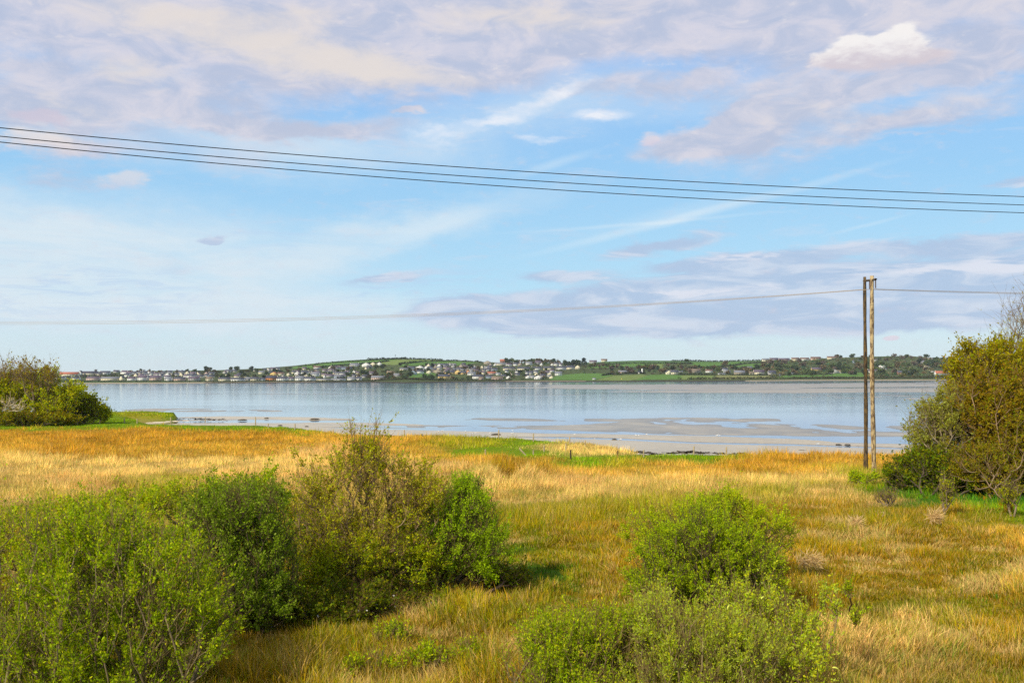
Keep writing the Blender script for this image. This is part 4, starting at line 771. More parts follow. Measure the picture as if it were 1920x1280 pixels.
def veg(name, label, cat, base, vols, nt=500, nleaf=20000, ls=.06, lw=.5, cols=((.1, .2, .03),), bark=(.12, .095, .06), stems=5, spread=.5, step=.35, rtip=.006, sl=.45, ns=3, seed=1, up=.6, group=None, gtips=.25, clump=.42, kk=.65, catkins=0, basep=None, rmax=.055, twigs=True, flowers=0):
    rs = np.random.default_rng(seed); b0 = ground(*base) if basep is None else np.array(basep, float)
    T = sample_vols(vols, nt, rs, clump)
    bases = []
    for i in range(stems):
        q = b0+np.array([rs.normal()*spread, rs.normal()*spread*.5, 0]); q[2] = gz(q[0], q[1])-.15; bases.append(q)
    X, par, tips = grow(np.array(bases), T, step, kk, seed)
    n = len(X); cnt = np.zeros(n); cnt[tips] += 1
    for i in range(n-1, -1, -1):
        if par[i] >= 0: cnt[par[i]] += cnt[i]
    r = np.minimum(rtip*np.maximum(cnt, 1)**.43, rmax)
    e = np.where(par >= 0)[0]; p0 = X[par[e]]; p1 = X[e]; r0 = np.minimum(r[par[e]], r[e]*1.25); r1 = r[e]
    # sprays of young twigs
    src = np.concatenate([np.repeat(tips, ns), rs.choice(n, int(len(tips)*ns*gtips))]); S = X[src]; ctr = X[tips].mean(0)
    od = S-np.array([b0[0], b0[1], b0[2]-.4*abs(ctr[2]-b0[2])]); od /= np.linalg.norm(od, axis=1, keepdims=True)+1e-9
    dr = od*.7+np.array([0, 0, up])+rs.normal(size=S.shape)*.55; dr /= np.linalg.norm(dr, axis=1, keepdims=True); ln = sl*(.45+.9*rs.random(len(S)))*(1+1.1*(rs.random(len(S)) < .10)*(dr[:, 2] > .2))
    E = S+dr*ln[:, None]+rs.normal(size=S.shape)*sl*.08
    root = empty(name, b0); tag(root, label, cat, group)
    V, Q = tubes(p0, p1, r0, r1, 5)
    bc = np.array(bark)
    bcol_ = np.repeat(bc*(.7+.6*rs.random((len(e), 1))), 10, 0)
    if twigs:
        V2, Q2 = tubes(S, E, np.full(len(S), rtip*.75), np.full(len(S), rtip*.35), 3)
        Q = np.concatenate([Q, Q2+len(V)]); V = np.concatenate([V, V2]); bcol_ = np.concatenate([bcol_, np.repeat(bc*np.array([1.1, 1., .8])*(.7+.5*rs.random((len(S), 1))), 6, 0)])
    obj('branches', mesh('branches', V-b0, quads=Q, col=bcol_), M_bark, root)
    if nleaf:
        pw = np.exp(rs.normal(size=len(S))*.7)*(.15+1.7*sm(vn(S[:, 0]*2.6/max(sl*2.2, .5)+S[:, 1]*1.3, S[:, 2]*3.0/max(sl*2.2, .5)-S[:, 1], 1), .3, .7)); i = rs.choice(len(S), nleaf, p=pw/pw.sum()); f = rs.random(nleaf)**.8; c = S[i]*(1-f[:, None])+E[i]*f[:, None]+rs.normal(size=(nleaf, 3))*ls*.45
        V = leafquads(c, ls, ls*lw, rs, updir=dr[i]*1.1)
        cc = np.array(cols); wsel = rs.random((nleaf, len(cc)))**3+1e-6
        cn = vn(c[:, 0]*1.1/max(sl, .2)*.4, c[:, 2]*1.1/max(sl, .2)*.4+c[:, 1]*.3, 4); wsel[:, 0] *= .3+2.4*cn
        wsel /= wsel.sum(1, keepdims=True); lc = (wsel@cc)*(.72+.56*rs.random((nleaf, 1)))
        obj('foliage', mesh('foliage', V-b0, quads=q4(nleaf), col=np.repeat(lc, 4, 0)), M_leaf, root)
    def extras(nm, k, length, rad, colr, rough_):
        sel = tips[rs.choice(len(tips), k)]
        for q in X[sel]:
            q = q+rs.normal(size=3)*.12; m_ = []; cur = q.copy(); dd = np.array([rs.normal()*.6, rs.normal()*.6, rs.random()*1.2-.1]); dd /= np.linalg.norm(dd)
            for s in range(6): m_.append(cur.copy()); cur = cur+dd*length/5; dd = dd+np.array([.1, 0, -.28]); dd /= np.linalg.norm(dd)
            m_ = np.array(m_); ra = rad*np.array([.5, .9, 1, .95, .7, .3])
            V_, Q_ = tubes(m_[:-1], m_[1:], ra[:-1], ra[1:], 5); obj(nm, mesh(nm, V_-b0, quads=Q_, smooth=True), colr, root)
    if catkins: extras('catkin', catkins, .11, .016, M_catkin, .8)
    if flowers:
        q = X[rs.choice(tips, flowers)]+rs.normal(size=(flowers, 3))*.1
        V = leafquads(np.repeat(q, 5, 0), .035, .03, rs); tag(obj('blossom', mesh('blossom', V-b0, quads=q4(flowers*5), col=np.full((flowers*20, 3), .75)), M_leaf, root), kind='stuff')
    return root
M_catkin = mat('catkin', base=(.62, .66, .10), rough=.8)
GR = (.15, .25, .005); GL = (.34, .50, .008); GY = (.54, .54, .010); GD = (.055, .095, .005); OL = (.30, .27, .006); BR = (.28, .16, .010); PA = (.38, .46, .08)
# left foreground
veg('willow_bush', 'wide fresh green willow bush with long bare stems filling the near left corner', 'bush', (210, 1330), [(205, 1150, 215, 175, 17.3, 1.9), (110, 1010, 120, 66, 17.6, 1.2), (235, 1050, 80, 70, 17.6, 1.1), (340, 1180, 95, 90, 17, 1.1), (60, 1230, 120, 90, 16.8, 1.2), (200, 1300, 170, 60, 16.2, .9), (370, 1210, 60, 60, 16.6, .8)], 1450, 92000, .052, .5, (GL, GR, GR, GY), (.20, .155, .085), stems=22, spread=.9, seed=2, sl=.36, ns=4, up=.75, rmax=.026)
veg('willow_bush', 'yellowish looser willow bush behind the near one at the left edge', 'bush', (50, 1120), [(60, 1040, 150, 80, 22, 1.8), (190, 985, 110, 45, 22.5, 1.3), (-120, 1040, 120, 90, 22, 1.8)], 600, 26000, .065, .5, (GY, OL, GL), (.2, .15, .08), stems=8, spread=1.2, seed=3, sl=.35, ns=4)
veg('willow_bush', 'dense dark green willow bush with glossy leaves left of the sparse tree', 'bush', (450, 1185), [(450, 1060, 115, 110, 21.8, 1.4), (455, 965, 85, 62, 22, 1.3, 1.3), (375, 1000, 66, 62, 22.2, 1.1), (490, 1130, 70, 45, 21.3, .9)], 1100, 74000, .052, .5, (GR, GD, GR, GL, PA), (.12, .09, .05), stems=16, spread=.6, seed=4, sl=.32, ns=4, rmax=.035)
veg('willow_bush', 'pale green low willow shoots behind the dark green bush, by the straw grass', 'bush', (300, 985), [(300, 945, 160, 28, 32, 1.3), (420, 925, 90, 30, 31, 1.0), (490, 930, 60, 40, 30, 1.0)], 420, 16000, .075, .5, (GL, GY, GR), (.2, .15, .08), stems=9, spread=1.6, seed=5, sl=.35)
veg('sparse_tree', 'sparse half-leafed brown-twigged tree, tallest in the middle of the meadow', 'tree', (680, 1115), [(685, 850, 46, 62, 25, .7, 2.0), (690, 890, 86, 56, 25, 1.0, 2.2), (775, 935, 70, 50, 25, .8, 1.5), (640, 990, 100, 70, 25, 1.2), (770, 950, 66, 66, 25, .9), (595, 930, 60, 72, 25, .8, 1.3), (558, 890, 16, 48, 25, .3, 2.4), (600, 1030, 70, 50, 25, .9), (720, 1020, 110, 60, 25, 1.1), (790, 895, 34, 36, 25, .5, 1.5), (828, 925, 18, 20, 25, .3, 3), (540, 960, 18, 40, 25, .4, 1.5)], 980, 25000, .052, .6, (GY, OL, GL, (.44, .50, .012), (.40, .22, .02)), (.24, .17, .09), stems=4, spread=.16, seed=6, sl=.34, ns=4, step=.3, rtip=.0058, up=.7, kk=.5, clump=.35, rmax=.07)
veg('willow_bush', 'yellow-green willow bush hugging the left side of the sparse tree', 'bush', (590, 1090), [(585, 1000, 56, 66, 26.4, 1.0), (560, 1035, 55, 55, 25.6, 1.0), (660, 1050, 90, 46, 24.4, .8), (740, 1060, 90, 44, 24.6, .8), (610, 1080, 80, 36, 24.2, .7)], 700, 34000, .062, .5, (OL, GR, GY, GL), (.16, .12, .07), stems=10, spread=1.0, seed=7, sl=.32)
veg('willow_bush', 'bright lime green willow bush right of the sparse tree', 'bush', (840, 1100), [(865, 1005, 84, 84, 25.6, 1.2), (878, 948, 50, 50, 25.8, .8, 1.5), (800, 1030, 66, 60, 25.6, 1.0), (905, 1045, 52, 54, 25.4, .9), (780, 1070, 80, 40, 25.2, .9)], 1250, 84000, .046, .5, ((.34, .52, .012), GL, (.42, .56, .014), GL), (.15, .115, .06), stems=9, spread=.7, seed=8, sl=.30, ns=4, up=.75)
veg('bramble_patch', 'low dark bramble patch dotted with small white flowers under the sparse tree', 'bramble', (600, 1178), [(560, 1140, 150, 36, 22.3, .9), (440, 1165, 80, 32, 21.5, .7), (680, 1130, 80, 32, 23, .8)], 520, 30000, .055, .8, (GD, OL, GR, (.10, .12, .02)), (.13, .08, .045), stems=16, spread=1.5, seed=9, sl=.25, ns=4, up=.3, flowers=60)
veg('bramble_patch', 'thinner dark bramble patch with dead sticks below the lime green bush', 'bramble', (830, 1160), [(830, 1135, 90, 22, 24, .6), (940, 1085, 55, 22, 26, .6)], 220, 9000, .055, .8, (GD, OL, GR), (.16, .10, .06), stems=10, spread=1.0, seed=10, sl=.25, ns=4, up=.3, flowers=16)
# right of centre
veg('willow_bush', 'rounded green willow bush standing alone in the meadow right of centre', 'bush', (1330, 1165), [(1325, 1070, 142, 92, 23.4, 1.6), (1320, 1010, 105, 58, 23.6, 1.2), (1235, 1090, 66, 62, 23.2, .9), (1415, 1080, 62, 72, 23.2, .9)], 1600, 105000, .040, .5, (GL, GR, GL, GY), (.10, .075, .04), stems=12, spread=.6, seed=12, sl=.20, ns=4)
veg('willow_bush', 'lighter lime green willow bush peeping over the rounded one', 'bush', (1350, 1090), [(1345, 985, 100, 46, 26.6, 1.2), (1355, 955, 50, 28, 26.8, .8, 1.4), (1230, 1005, 66, 44, 26.4, 1.0), (1430, 1010, 58, 50, 26.4, 1.0)], 620, 40000, .045, .5, (GY, GL, (.40, .50, .012)), (.15, .11, .06), stems=8, spread=.8, seed=13, sl=.34, up=.8)
veg('willow_scrub', 'green low willow scrub at the bottom, left part of the near thicket', 'bush', (1060, 1330), [(1060, 1225, 100, 68, 17.4, 1.0), (1010, 1255, 66, 40, 17.0, .8), (1150, 1205, 70, 60, 17.6, .9), (1060, 1290, 110, 36, 16.6, .7)], 760, 44000, .046, .42, (GL, GR, GY), (.2, .15, .07), stems=16, spread=1.0, seed=14, sl=.28, ns=4, up=1.0, clump=.5)
veg('willow_scrub', 'silvery green upright willow shoots at the bottom in the middle of the near thicket', 'bush', (1290, 1335), [(1290, 1225, 110, 80, 17, 1.0), (1220, 1190, 60, 60, 17.4, .8), (1380, 1230, 80, 70, 17, .9), (1290, 1290, 140, 40, 16.4, .7)], 900, 52000, .044, .34, (PA, GL, GY), (.22, .17, .08), stems=24, spread=1.2, seed=15, sl=.28, ns=4, up=1.1, clump=.5)
veg('willow_scrub', 'willow scrub hung with yellow catkins right of and before the rounded bush', 'bush', (1440, 1300), [(1440, 1150, 60, 60, 18.5, .7), (1500, 1200, 60, 60, 18, .8), (1380, 1140, 50, 50, 18.6, .7), (1480, 1250, 76, 44, 17.2, .8), (1555, 1130, 22, 40, 18.2, .4), (1230, 1130, 40, 36, 19.4, .6)], 420, 13000, .055, .5, (GY, GL, PA), (.2, .15, .07), stems=18, spread=.9, seed=16, sl=.28, ns=3, up=1.0, clump=.5, catkins=34)
for i, (u, v, ru, rv, Y, n_, lb) in enumerate([(735, 1195, 34, 24, 20.3, 60, 'small yellow-green sapling in the rushes below the bramble patch'), (815, 1238, 44, 22, 18.8, 70, 'small bright green shrub near the bottom between meadow tufts'), (700, 1250, 60, 20, 18.4, 50, 'faint low green shrub left of the small bright one'), (880, 1225, 30, 22, 19, 40, 'tiny green shrub right of the small bright one'),
      (1615, 905, 34, 16, 55, 60, 'small green bush at the foot of the twin poles'), (1590, 1110, 10, 16, 21.5, 14, 'thin leafy shoot alone in the right-hand meadow'), (1605, 1160, 12, 14, 20.4, 14, 'thin leafy shoot with few leaves beside the catkin scrub')]):
    veg('small_shrub', lb, 'shrub', (u, v+rv+6), [(u, v, ru, rv, (Y), ru*Y/F*.8)], n_, n_*(26 if Y < 40 else 45), .05 if Y < 40 else .10, .5, (GL, GR, GY), (.2, .15, .08), stems=4 if Y < 40 else 1, spread=ru*Y/F*.4, seed=40+i, sl=.2 if Y < 40 else .35, ns=3, up=.9)
# right-hand thicket
veg('willow_tree', 'pale grey-green willow at the left face of the right-hand thicket', 'tree', (1770, 945), [(1765, 830, 66, 76, 50, 1.8), (1740, 800, 40, 40, 50, 1.2), (1790, 770, 40, 40, 50.5, 1.2)], 560, 24000, .12, .42, ((.30, .29, .05), (.20, .20, .02), PA, OL), (.20, .16, .10), stems=6, spread=.6, seed=21, sl=.6, ns=4, up=.9, rtip=.009, rmax=.045, step=.6)
veg('evergreen_shrub', 'dark green shrub along the left foot of the right-hand thicket', 'shrub', (1750, 940), [(1745, 890, 78, 42, 48.5, 2.0), (1700, 905, 40, 26, 48, 1.2), (1830, 900, 70, 46, 47.6, 1.6), (1900, 910, 60, 42, 47.4, 1.4)], 760, 42000, .12, .6, (GD, GR, OL), (.08, .06, .04), stems=12, spread=1.3, seed=22, sl=.5, ns=4, rtip=.01, step=.5)
veg('brown_tree', 'rusty brown tree barely in leaf, broadest of the right-hand thicket', 'tree', (1880, 955), [(1880, 870, 80, 72, 48, 2.0), (1860, 770, 60, 70, 49, 2.0), (1930, 800, 60, 110, 49, 2.0), (1890, 900, 80, 50, 47.5, 1.6, 1.5)], 1150, 76000, .14, .5, (BR, (.24, .16, .012), OL, BR, GR), (.24, .16, .09), stems=14, spread=1.3, seed=23, sl=.6, ns=4, rtip=.009, rmax=.035, step=.5, kk=.6, up=.7)
veg('olive_thicket_shrub', 'olive brown shrub with fine twigs filling the foot of the right-hand thicket', 'shrub', (1880, 962), [(1870, 890, 66, 50, 46.5, 1.5), (1920, 850, 50, 70, 46.8, 1.5), (1815, 880, 46, 44, 47, 1.2)], 760, 42000, .11, .5, (OL, BR, (.24, .17, .012), GR), (.2, .14, .08), stems=14, spread=1.3, seed=29, sl=.5, ns=4, rtip=.008, rmax=.03, step=.5, up=.7)
veg('hazel_tree', 'olive and yellow tree with young leaves at the top of the right-hand thicket', 'tree', (1850, 935), [(1845, 700, 58, 48, 52, 2.0), (1800, 720, 36, 36, 52, 1.4), (1890, 690, 50, 50, 52, 2.0), (1820, 665, 22, 18, 52, .8, 2), (1850, 790, 90, 60, 52, 2.2), (1900, 840, 60, 60, 52, 2.0)], 950, 60000, .14, .5, (OL, OL, GY, BR, BR, GR), (.18, .13, .08), stems=5, spread=.7, seed=24, sl=.6, ns=4, rtip=.009, rmax=.05, step=.5, kk=.45, up=.7)
veg('bare_tree', 'tall leafless tree with fine twigs rising highest at the right edge', 'tree', (1935, 940), [(1915, 610, 34, 66, 55, 2.0), (1895, 640, 22, 40, 55, 1.2, 1.5), (1960, 600, 50, 90, 55, 2.0), (1900, 680, 50, 30, 55, 1.5)], 460, 900, .10, .5, (GY, OL), (.20, .16, .12), stems=2, spread=.2, seed=25, sl=.8, ns=2, rtip=.009, rmax=.05, step=.6, kk=.6, up=.5)
veg('thorn_tree', 'green thicket tree continuing beyond the right edge', 'tree', (2030, 960), [(2020, 820, 90, 130, 50, 2.5), (2050, 700, 80, 70, 52, 2.5)], 500, 15000, .14, .5, (OL, GR), (.15, .11, .07), stems=4, spread=.6, seed=26, sl=.7, ns=3, rtip=.009, rmax=.05, step=.6)
for i, (u, v, rv, lb) in enumerate([(1775, 965, 42, 'slender leafy sapling in the bright green grass before the thicket'), (1895, 968, 40, 'forked sapling with a pale stem at the right edge of the green grass'), (1662, 950, 16, 'very thin dark twiggy sapling below the poles')]):
    Y = ground(u, v)[1]; veg('sapling', lb, 'sapling', (u, v), [(u, v-rv*1.0, 14+i*4, rv*.62, Y, .4)], 60, 900 if i < 2 else 120, .07, .5, (OL, GR, GY), (.2, .15, .1), stems=1+i % 2, spread=.1, seed=60+i, sl=.3, ns=3, rtip=.009, step=.3)
# left-hand thicket, far side of the meadow
def Yg(u, v): return ground(u, v)[1]
def lv(u, v, ru, rv, vb_): Y = Yg(max(u, 5) if u < 300 else u, vb_); return (u, v, ru, rv, Y, ru*Y/F*.9)
LT = [('thorn_bush', 'yellow-green thorn bush in the middle of the far left thicket', (95, 797), [(95, 757, 44, 30, 0, 0), (70, 735, 30, 20, 0, 0), (130, 740, 30, 24, 0, 0)], 420, 14000, (GY, OL, GL), 796),
      ('thorn_bush', 'darker green bush with a rounded end closing the far left thicket', (170, 795), [(165, 768, 30, 24, 0, 0), (190, 778, 16, 13, 0, 0), (140, 770, 30, 22, 0, 0)], 320, 12000, (GR, GD, OL, GY), 794),
      ('thorn_bush', 'olive bush at the left edge of the far left thicket', (20, 798), [(20, 752, 38, 36, 0, 0), (-30, 750, 40, 40, 0, 0)], 340, 12000, (OL, GR, GY), 797),
      ('thorn_bush', 'golden green upper bush under the bare trees at far left', (60, 795), [(45, 722, 50, 22, 0, 0), (90, 715, 22, 20, 0, 0)], 260, 8000, (GY, OL, GL), 792),
      ('low_scrub', 'reddish brown low scrub along the foot of the far left thicket', (60, 799), [(45, 787, 48, 8, 0, 0), (110, 788, 30, 7, 0, 0), (5, 787, 20, 10, 0, 0)], 260, 7000, (OL, BR, OL, GR), 798)]
for i, (nm, lb, bs, vl, nt_, nl, cc, vb_) in enumerate(LT):
    veg(nm, lb, 'bush', bs, [lv(a, b_, c, d, vb_) for (a, b_, c, d, _, _) in vl], nt_, int(nl*1.4), .28, .6, cc, (.16, .12, .08), stems=6, spread=1.6, seed=70+i, sl=.9, ns=4, rtip=.016, step=1.0, rmax=.12, up=.6)
LB = [('tall bare twiggy tree at the far left edge', (12, 797), [(8, 695, 32, 30, 0, 0), (0, 720, 40, 30, 0, 0)], 210), ('bare spreading tree second from the left edge', (62, 797), [(60, 700, 26, 28, 0, 0), (68, 730, 22, 24, 0, 0)], 130), ('small bare treetop at the right of the far left thicket', (97, 796), [(96, 704, 18, 16, 0, 0), (90, 720, 20, 14, 0, 0)], 80),
      ('thin bare tree between the two larger bare ones', (38, 797), [(38, 708, 15, 24, 0, 0)], 60)]
for i, (lb, bs, vl, nt_) in enumerate(LB):
    veg('bare_tree', lb, 'tree', bs, [lv(a, b_, c, d, 797) for (a, b_, c, d, _, _) in vl], nt_, nt_*4, .25, .6, (OL, BR), (.21, .16, .11), stems=3, spread=.3, seed=80+i, sl=1.1, ns=2, rtip=.022, step=1.0, kk=.6, up=.7, clump=.3, rmax=.16)
veg('dead_branches', 'bleached dead branches sticking out of the far left thicket', 'branches', (22, 797), [(22, 760, 30, 12, Yg(22, 799)-2, 1.0), (42, 764, 14, 5, Yg(22, 799)-2, .6)], 34, 0, .2, .5, (OL,), (.55, .48, .38), stems=1, spread=.2, seed=90, sl=.8, ns=2, rtip=.045, step=.9, kk=.3)
# fallen dead wood
for i, (u, v, lb, gcol_) in enumerate([(1605, 976, 'dry broken branch lying in the green grass right of centre', (.42, .30, .18)), (905, 1100, 'bleached dead sticks leaning out of the brambles', (.34, .27, .2)), (1645, 972, 'second dry branch lying beside the first broken one', (.40, .28, .17)), (885, 1120, 'bent brown dead cane in front of the brambles', (.36, .22, .1))]):
    g_ = ground(u, v); veg('dead_branch', lb, 'dead branch', (u, v+4), [(u+8, v-6, 22, 7, g_[1], .5)], 9, 0, .1, .5, (OL,), gcol_, stems=1, spread=.2, seed=95+i, sl=.16, ns=1, rtip=.012, step=.25, up=.1)

# ------------------------------------------------------------------ twin pole and lines
def polewood(name, base, dark, zs):
    m = bpy.data.materials.new(name); m.use_nodes = True; t = m.node_tree; n = t.nodes; l = t.links; b = n['Principled BSDF']; b.inputs['Roughness'].default_value = .85
    tcn = n.new('ShaderNodeTexCoord'); mp = n.new('ShaderNodeMapping'); mp.inputs['Scale'].default_value = (5, 5, zs); l.new(tcn.outputs['Object'], mp.inputs[0])
    nz = n.new('ShaderNodeTexNoise'); nz.inputs['Scale'].default_value = 2; nz.inputs['Detail'].default_value = 6; nz.inputs['Roughness'].default_value = .65; l.new(mp.outputs[0], nz.inputs['Vector'])
    cr = n.new('ShaderNodeValToRGB'); l.new(nz.outputs['Fac'], cr.inputs[0]); cr.color_ramp.elements[0].position = .42; cr.color_ramp.elements[0].color = (*dark, 1); cr.color_ramp.elements[1].position = .56; cr.color_ramp.elements[1].color = (*base, 1)
    l.new(cr.outputs[0], b.inputs['Base Color']); bp = n.new('ShaderNodeBump'); bp.inputs['Strength'].default_value = .5; bp.inputs['Distance'].default_value = .03; l.new(nz.outputs['Fac'], bp.inputs['Height']); l.new(bp.outputs[0], b.inputs['Normal']); return m
M_tar = polewood('tarred_wood', (.13, .08, .025), (.014, .010, .008), 1.0); M_pale = polewood('weathered_wood', (.47, .36, .19), (.11, .065, .03), 1.2)
M_steel = mat('galvanised_arm', base=(.10, .075, .05), rough=.6, metal=.4); M_ins = mat('insulator_glaze', base=(.10, .06, .045), rough=.25, spec=.6)
gA = ground(1623, 886); gB = ground(1638.5, 889); YA = gA[1]; YB = gB[1]-1.4; gB = P(1638.5, 889, YB)
root = empty('power_pole', gA); tag(root, 'twin wooden power pole, one leg black tarred and one bleached, beside the right-hand thicket', 'power pole')
def polemesh(p0, p1, r0, r1, ang0=0):
    k = 12; ns_ = 14; V = []
    for s in range(ns_+1):
        f = s/ns_; c = p0*(1-f)+p1*f+np.array([.03*math.sin(f*5+ang0), 0, 0]); r = r0+(r1-r0)*f+.012*math.sin(f*23+ang0)
        for j in range(k): a = 6.2832*j/k; V.append(c+np.array([math.cos(a)*r, math.sin(a)*r, 0]))
    Q = [(s*k+j, s*k+(j+1) % k, (s+1)*k+(j+1) % k, (s+1)*k+j) for s in range(ns_) for j in range(k)]
    me = bpy.data.meshes.new('pole'); me.from_pydata([list(v) for v in V], [], Q+[list(range(ns_*k, ns_*k+k))]); me.update()
    me.polygons.foreach_set('use_smooth', [True]*(len(Q))+[False]); return me
tA = P(1622.3, 519, YA); tB = P(1634.3, 517, YB); zero = np.zeros(3)
gB = np.array([gB[0], gB[1], gz(gB[0], gB[1])])
tag(obj('pole', polemesh(np.array([0, 0, -.4]), tA-gA, .135, .095), M_tar, root), 'black tarred left pole'); tag(obj('pole', polemesh(gB-gA+np.array([0, 0, -.4]), tB-gA, .145, .115, 2.), M_pale, root), 'bleached pale right pole')
armA = P(1619.5, 527, YA+1.0); armB = P(1642.5, 523.5, YB-1.2); d = armB-armA; V, Q = tubes(np.array([armA])-gA, np.array([armB])-gA, np.array([.07]), np.array([.07]), 4); obj('crossarm', mesh('crossarm', V, quads=Q), M_steel, root)
hang = []
for f in (.03, .5, .97):
    q = armA+d*f; low = q-np.array([0, 0, .52+.05*f]); hang.append(low); k = 9; zz_ = np.linspace(-.05, -.52, k*2); V = []; rr_ = [.02 if j % 2 == 0 else .055 for j in range(k*2)]
    for j in range(k*2):
        for a in range(8): V.append((q[0]-gA[0]+math.cos(a*.785)*rr_[j], q[1]-gA[1]+math.sin(a*.785)*rr_[j], q[2]-gA[2]+zz_[j]))
    Q = [(s*8+j, s*8+(j+1) % 8, (s+1)*8+(j+1) % 8, (s+1)*8+j) for s in range(k*2-1) for j in range(8)]
    obj('insulator', mesh('insulator', V, quads=Q), M_ins, root)
M_wire = mat('weathered_wire', base=(.36, .30, .24), rough=.6); M_black = mat('black_cable', base=(.012, .014, .016), rough=.5)
def wire(name, pts, r, m, label, group):
    pts = np.array(pts); V, Q = tubes(pts[:-1], pts[1:], np.full(len(pts)-1, r), np.full(len(pts)-1, r), 6); tag(obj(name, mesh(name, V, quads=Q, smooth=True), m), label, 'power line', group)
LBL = ['uppermost', 'middle', 'lowest']
for i, h_ in enumerate(hang):
    u0 = 960+F*h_[0]/h_[1]; v0 = float(hor(u0))-(h_[2]-CAMZ)*F/h_[1]; L0 = []; ve = (603, 605.5, 608)[i]
    for s in range(60):
        f = s/40; u = u0*(1-f); Y = h_[1]+18*f; v = v0+(ve-v0)*(1-(1-f)**2); L0.append(P(u, v, Y))
    wire('power_line', L0, .010, M_wire, f'thin pale power line running left from the twin pole, {LBL[i]} of the three', 'thin lines left of the twin pole')
    R0 = []
    for s in range(40):
        f = s/12; u = u0+280*f; Y = h_[1]+6*f; v = v0+(8.5-i*.6)*f*(1.25-.25*f); R0.append(P(u, v, Y))
    wire('power_line', R0, .010, M_wire, f'thin pale power line running right from the twin pole, {LBL[i]} of the three', 'thin lines right of the twin pole')
for i, pts in enumerate([[(0, 240), (480, 283), (960, 320.5), (1440, 348.5), (1920, 368.5)], [(0, 256), (480, 299), (960, 336.5), (1440, 365), (1920, 384)], [(0, 267), (480, 311.5), (960, 350.5), (1440, 380), (1920, 398.5)]]):
    q = np.array(pts, float); co = np.polyfit(q[:, 0], q[:, 1], 2); W_ = []
    for u in np.arange(-900, 3200, 60.): W_.append(P(u, np.polyval(co, u), 19+i*.35+(u/1920)*6.5))
    wire('overhead_cable', W_, .0095, M_black, f'black overhead cable crossing the sky close by, {LBL[i]} of the three', 'black cables crossing the sky')

# ------------------------------------------------------------------ fence posts, birds, shore things
M_post = mat('grey_post_wood', base=(.42, .33, .2), rough=.9, nscale=4, namt=.3); M_pdark = mat('dark_post_wood', base=(.05, .035, .025), rough=.9)
def postmesh(h, r):
    V = []; Q = []; k = 7
    for s, (z, rr_) in enumerate([(-.3, r), (h*.5, r*.97), (h*.96, r*.95), (h, r*.7)]):
        for j in range(k): a = 6.283*j/k; V.append((math.cos(a)*rr_, math.sin(a)*rr_, z+(.03*math.cos(a) if s > 1 else 0)))
    for s in range(3):
        for j in range(k): Q.append((s*k+j, s*k+(j+1) % k, (s+1)*k+(j+1) % k, (s+1)*k+j))
    me = bpy.data.meshes.new('fence_post'); me.from_pydata(V, [], Q+[list(range(3*k, 4*k))]); me.update(); return me
NUM = ['first', 'second', 'third', 'fourth', 'fifth', 'sixth', 'seventh', 'eighth', 'ninth', 'tenth', 'eleventh', 'twelfth']
def nth(d, key): d[key] = d.get(key, 0)+1; return ', '+NUM[min(d[key]-1, 11)]+' from the left'
CNT = {}
FP = sorted([(12, 797, 9, 0), (87, 795, 10.5, 0), (145, 794.5, 9, 0), (233, 792, 6, 0), (257, 793, 6, 0), (320, 796, 11, 0), (385, 796, 12, 0), (479, 797, 12, 0), (503, 802, 6, 0), (553, 806, 9, 0), (758, 820, 11, 0), (935, 822, 12.5, 0), (1000, 827, 11, 0), (1068, 832, 10, 0), (910, 853, 7, 0), (1000, 852, 5, 0), (1020, 846, 8, 0), (1061, 845, 10, 0), (1070, 860, 12, 1), (1097, 838, 9, 0), (1158, 857, 8, 1), (1207, 856, 9, 0), (1301, 853, 12, 0), (1362, 853, 11, 0), (1475, 853, 11, 0), (1594, 855, 9, 0), (986, 853, 13, 0), (1603, 854, 6, 0)])
for i, (u, v, h, dk_) in enumerate(FP):
    g_ = ground(u, v+.6); hm = h*1.15*g_[1]/F+.15; o = obj('fence_post', postmesh(hm, .04+g_[1]*.0003), M_pdark if dk_ else M_post, None, g_)
    lb = 'short dark fence stump on the green turf' if dk_ else ('weathered fence post below the far left thicket' if u < 270 else 'weathered fence post beside the left-hand beach' if u < 600 else 'weathered fence post on the green bank' if u < 1180 else 'weathered fence post between golden rushes and sand')
    if u == 986: o.rotation_euler = (0, -.75, 0); lb = 'fence post fallen aslant on the green bank'
    if u == 12: lb = 'leftmost fence post, at the edge of the far left thicket'
    if u not in (12, 986): lb += nth(CNT, lb)
    tag(o, lb, 'fence post', 'fence posts along the shore' if u != 986 else None)
g_ = ground(433, 1246); o = obj('white_stake', postmesh(.24, .012), mat('white_stake', base=(.8, .76, .66)), None, g_); tag(o, 'small white stake standing at the lower right of the near willow bush', 'stake')
